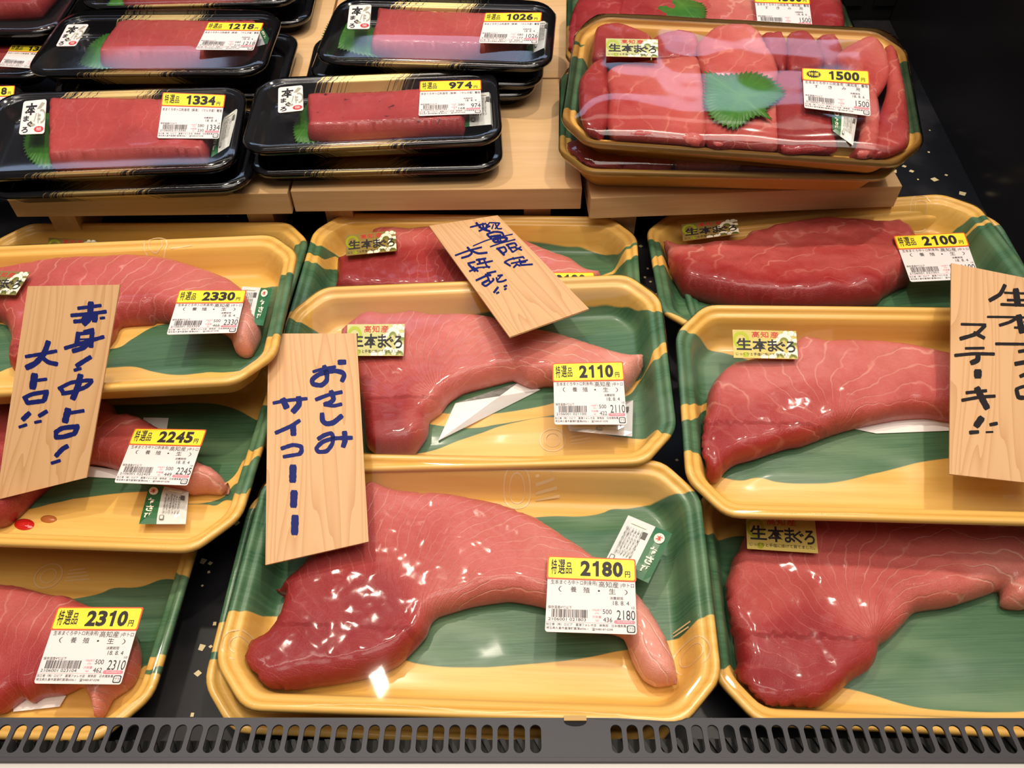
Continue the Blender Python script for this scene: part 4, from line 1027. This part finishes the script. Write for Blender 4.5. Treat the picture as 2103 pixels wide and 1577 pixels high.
# ------------------------------------------------------------------ handwritten wooden signs
def sign(label, corners, ht, hb, strokes, zz, ink, thick=.0013, fat=1.15):
    """corners TL TR BR BL in the picture, heights of upper and lower end; strokes = [(points, width)] in picture units of zoom zz"""
    P = [at(corners[0], ht), at(corners[1], ht), at(corners[2], hb)]
    n = (P[0] - P[1]).cross(P[2] - P[1]).normalized()
    if n.z < 0: n = -n
    def hit(px): d = ray(px); return CPOS + d * ((P[0] - CPOS).dot(n) / d.dot(n))
    c3 = hit(corners[3]); o = (P[2] + c3) / 2
    yv = ((P[0] + P[1]) / 2 - o); yv = (yv - n * yv.dot(n)).normalized(); xv = yv.cross(n)
    Mw = Matrix(((xv.x, yv.x, n.x, o.x), (xv.y, yv.y, n.y, o.y), (xv.z, yv.z, n.z, o.z), (0, 0, 0, 1))); Mi = Mw.inverted()
    loc = lambda px, h=0.: tuple((Mi @ hit(px)) + Vector((0, 0, h)))
    m = MB(); Q = [loc(c) for c in corners]; Q2 = [(x, y, -thick) for x, y, z in Q]
    m.add(Q + Q2, [(3,2,1,0),(4,5,6,7),(0,1,5,4),(1,2,6,5),(2,3,7,6),(3,0,4,7)], 0)
    ox, oy, s = zz
    for k, (pts, wd) in enumerate(strokes):
        if wd < 50: wd *= fat
        L = smooth_loop([Vector(p) for p in pts], 6., closed=False); nn = len(L); V = []; h = .00012 + .000004 * k
        for i, p in enumerate(L):
            t = (L[min(nn - 1, i + 1)] - L[max(0, i - 1)]); t.normalize(); q = Vector((-t.y, t.x))
            e = wd * .5 * (.92 + .12 * noise.noise(Vector((p.x * .05, p.y * .05, k))))
            if i in (0, nn - 1): e *= .86
            V += [p + q * e, p - q * e]
        t0 = (L[0] - L[1]).normalized(); t1 = (L[-1] - L[-2]).normalized()
        V = [L[0] + t0 * wd * .14 + Vector((-t0.y, t0.x)) * -wd * .36, L[0] + t0 * wd * .14 + Vector((-t0.y, t0.x)) * wd * .36] + V + [L[-1] + t1 * wd * .14 + Vector((-t1.y, t1.x)) * wd * .36, L[-1] + t1 * wd * .14 - Vector((-t1.y, t1.x)) * wd * .36]
        pv = [loc((ox + v.x / s, oy + v.y / s), h) for v in V]
        m.add(pv, [(2*i, 2*i + 1, 2*i + 3, 2*i + 2) for i in range(len(V) // 2 - 1)], 1)
    ob = m.obj('wooden_sign', [M_SIGN, ink]); ob.matrix_world = Mw
    return tag(ob, label, 'sign', 'handwritten wooden signs')
S1 = [([(548,182),(712,162)],24),([(640,140),(635,215)],42),([(500,232),(620,222),(748,205)],26),([(600,228),(580,268),(520,275)],28),([(640,215),(625,260),(590,295)],38),([(672,220),(665,275)],40),([(705,252),(738,248)],18),
 ([(590,348),(660,330)],24),([(552,352),(540,440)],34),([(650,345),(640,455)],34),([(552,362),(650,352)],24),([(545,402),(650,396)],12),([(545,432),(640,425)],34),([(455,463),(600,420),(732,382)],26),([(640,405),(590,458),(512,483)],32),
 ([(640,524),(600,548),(538,588)],32),([(522,618),(572,605)],22),([(568,650),(545,740),(512,820)],42),([(412,748),(500,705),(600,690),(652,688)],26),([(648,690),(630,715),(600,737)],28),([(435,782),(520,768),(600,737)],28),([(428,745),(450,782)],30),
 ([(480,890),(458,982)],46),([(480,920),(592,902)],24),([(388,1058),(440,1025),(555,1012)],32),([(395,1052),(395,1095)],30),([(548,1012),(525,1065)],34),([(390,1090),(450,1085),(530,1062)],32),([(478,1150),(440,1172),(393,1222)],32),([(362,1272),(425,1252)],22),
 ([(180,522),(280,505),(400,482)],24),([(342,415),(310,500),(250,568),(185,600)],38),([(290,520),(340,560),(405,575)],30),([(245,645),(230,745)],48),([(250,690),(330,680)],22),([(165,815),(230,785),(340,767)],28),([(178,812),(195,850)],30),([(330,768),(312,830)],34),([(190,848),(312,832)],30),
 ([(210,918),(160,965)],34),([(135,1018),(190,1000)],20),([(332,905),(275,940)],28),([(245,985),(292,975)],20)]
sign('leaning wooden sign with blue handwriting between the 2330 and 2245 yen packs', [(57,587.6),(246.3,584.6),(178,980.5),(-8,1026.5)], .150, .070, S1, (0, 580, 3.4269), M_BLUE)
S2 = [([(555,230),(608,228)],36),([(368,300),(440,278),(535,262)],22),([(450,255),(470,320),(468,365),(430,398),(370,390),(365,355),(420,315),(520,292),(585,305),(598,330),(580,370)],34),([(388,505),(480,470),(582,448)],28),([(500,440),(520,500),(490,530),(450,540)],34),([(450,540),(520,550),(580,537)],26),([(435,605),(440,660),(470,682),(520,672),(582,622)],36),
 ([(405,795),(450,767),(500,752),(515,775),(510,830),(470,882),(410,888),(395,860),(440,815),(520,790),(657,785)],30),([(600,740),(605,800),(590,852)],38),([(75,530),(180,510),(325,497)],24),([(145,500),(175,565)],46),([(262,485),(265,540),(220,595)],42),([(272,657),(200,702),(92,750)],28),([(222,690),(225,765)],42),([(135,865),(220,838),(282,848)],28),([(280,845),(285,880),(268,908)],32),([(150,925),(270,905)],26),([(222,990),(219,1108)],58),([(230,1178),(225,1292)],58),([(237,1360),(233,1493)],60)]
sign('upright wooden sign with blue handwriting lying over the 2110 and 2180 yen packs', [(551,685),(732,684.5),(757,1112),(545,1160)], .0900, .0720, S2, (540, 680, 3.583), M_BLUE)
S3 = [([(500,215),(600,190),(690,170)],20),([(570,160),(640,230),(740,265)],26),([(605,262),(680,225),(740,200)],22),([(620,185),(610,225)],18),([(650,165),(660,235)],22),([(700,180),(690,260)],24),([(740,160),(855,165)],16),([(735,155),(700,210)],16),([(780,180),(760,235)],16),([(800,170),(830,230),(880,232)],18),([(855,165),(800,235)],18),
 ([(700,300),(790,270),(880,280),(900,320),(860,350)],24),([(700,300),(760,360)],24),([(535,440),(720,365),(1010,298)],14),([(740,330),(870,310)],26),([(770,370),(880,340),(940,345),(930,370),(880,395)],26),([(770,370),(800,395),(880,385)],24),([(740,450),(870,405),(1040,362)],16),([(850,310),(870,400)],18),([(800,330),(840,380)],26),
 ([(815,475),(910,450)],22),([(830,470),(910,550)],28),([(910,450),(935,500),(890,530)],22),([(930,430),(1030,405),(1060,440)],22),([(940,420),(1010,515)],22),([(960,470),(1050,450)],20),([(1010,515),(1110,450)],18),([(1040,460),(1120,490)],20),
 ([(910,635),(980,600),(1140,570)],20),([(1010,580),(1030,600)],22),([(910,635),(985,680)],22),([(1130,570),(1150,590)],18),([(990,650),(1190,610)],18),([(1090,600),(1110,670)],22),([(1110,670),(1250,660)],20),([(1020,700),(1060,660)],22),([(1050,655),(1100,680)],18),([(1110,640),(1170,630)],18),
 ([(320,555),(470,500),(640,455)],20),([(465,455),(520,520),(480,560),(395,585)],24),([(520,500),(600,530),(705,520)],24),([(470,650),(560,630)],22),([(480,660),(560,745)],26),([(490,745),(600,700)],20),([(530,690),(595,745)],22),([(570,610),(690,590)],22),([(600,595),(620,650)],26),([(580,660),(770,620)],20),([(660,590),(700,680),(735,700)],22),([(600,700),(740,690)],16),([(650,700),(670,700)],18),
 ([(700,770),(810,745)],22),([(680,780),(720,800)],20),([(570,855),(690,800),(750,790)],24),([(700,790),(740,880)],22),([(640,890),(720,850)],26),([(640,895),(690,920),(780,850),(770,830)],22),([(830,800),(890,790)],22),([(815,820),(830,870),(890,865),(935,845)],20),([(880,790),(830,850)],16),([(835,935),(785,1000)],26),([(815,1010),(845,995)],22),([(940,915),(905,930)],22),([(935,950),(910,965)],22)]
sign('slanted wooden sign with blue handwriting lying over the two rear centre packs', [(881,463.5),(1022,442),(1209.4,633.7),(1046.6,691.7)], .0560, .0880, S3, (880, 430, 5.841), M_BLUE)
S4 = [([(425,155),(390,220),(315,265)],28),([(420,210),(560,215),(640,210)],16),([(500,185),(515,300)],50),([(440,262),(640,262)],18),([(395,292),(560,298),(680,295)],20),([(300,380),(480,382),(680,388)],16),([(520,370),(545,490)],50),([(500,395),(450,420),(385,440)],22),([(560,410),(660,450)],24),([(490,455),(620,462)],16),([(358,570),(560,572),(680,570)],20),([(680,575),(600,610),(520,625)],24),([(570,610),(620,650)],26),([(495,712),(560,700)],30),([(600,700),(680,700),(620,760),(530,800)],26),([(505,892),(520,945),(560,950)],30),([(500,890),(560,870),(670,880)],22),([(670,880),(650,950)],26),([(520,950),(650,950)],20),
 ([(115,432),(290,436)],18),([(285,440),(220,500),(108,535)],26),([(205,490),(280,530)],24),([(145,602),(278,600)],18),([(70,652),(200,640),(350,642)],22),([(235,650),(230,685),(185,705)],36),([(233,757),(233,806)],60),([(150,915),(295,900)],22),([(120,968),(250,945),(355,938)],22),([(225,880),(265,960),(300,1025)],50),([(262,1090),(220,1150)],46),([(175,1195),(238,1190)],26),([(370,1130),(318,1140)],24),([(290,1192),(340,1190)],14)]
sign('wooden sign with black handwriting standing on the right-hand yellow packs', [(1953.7,540),(2182,586),(2172,998),(1949.7,973.3)], .1200, .0880, S4, (1940, 540, 3.4294), M_BLKMARK)
bpy.data.objects.remove(_to); bpy.data.curves.remove(_cu)
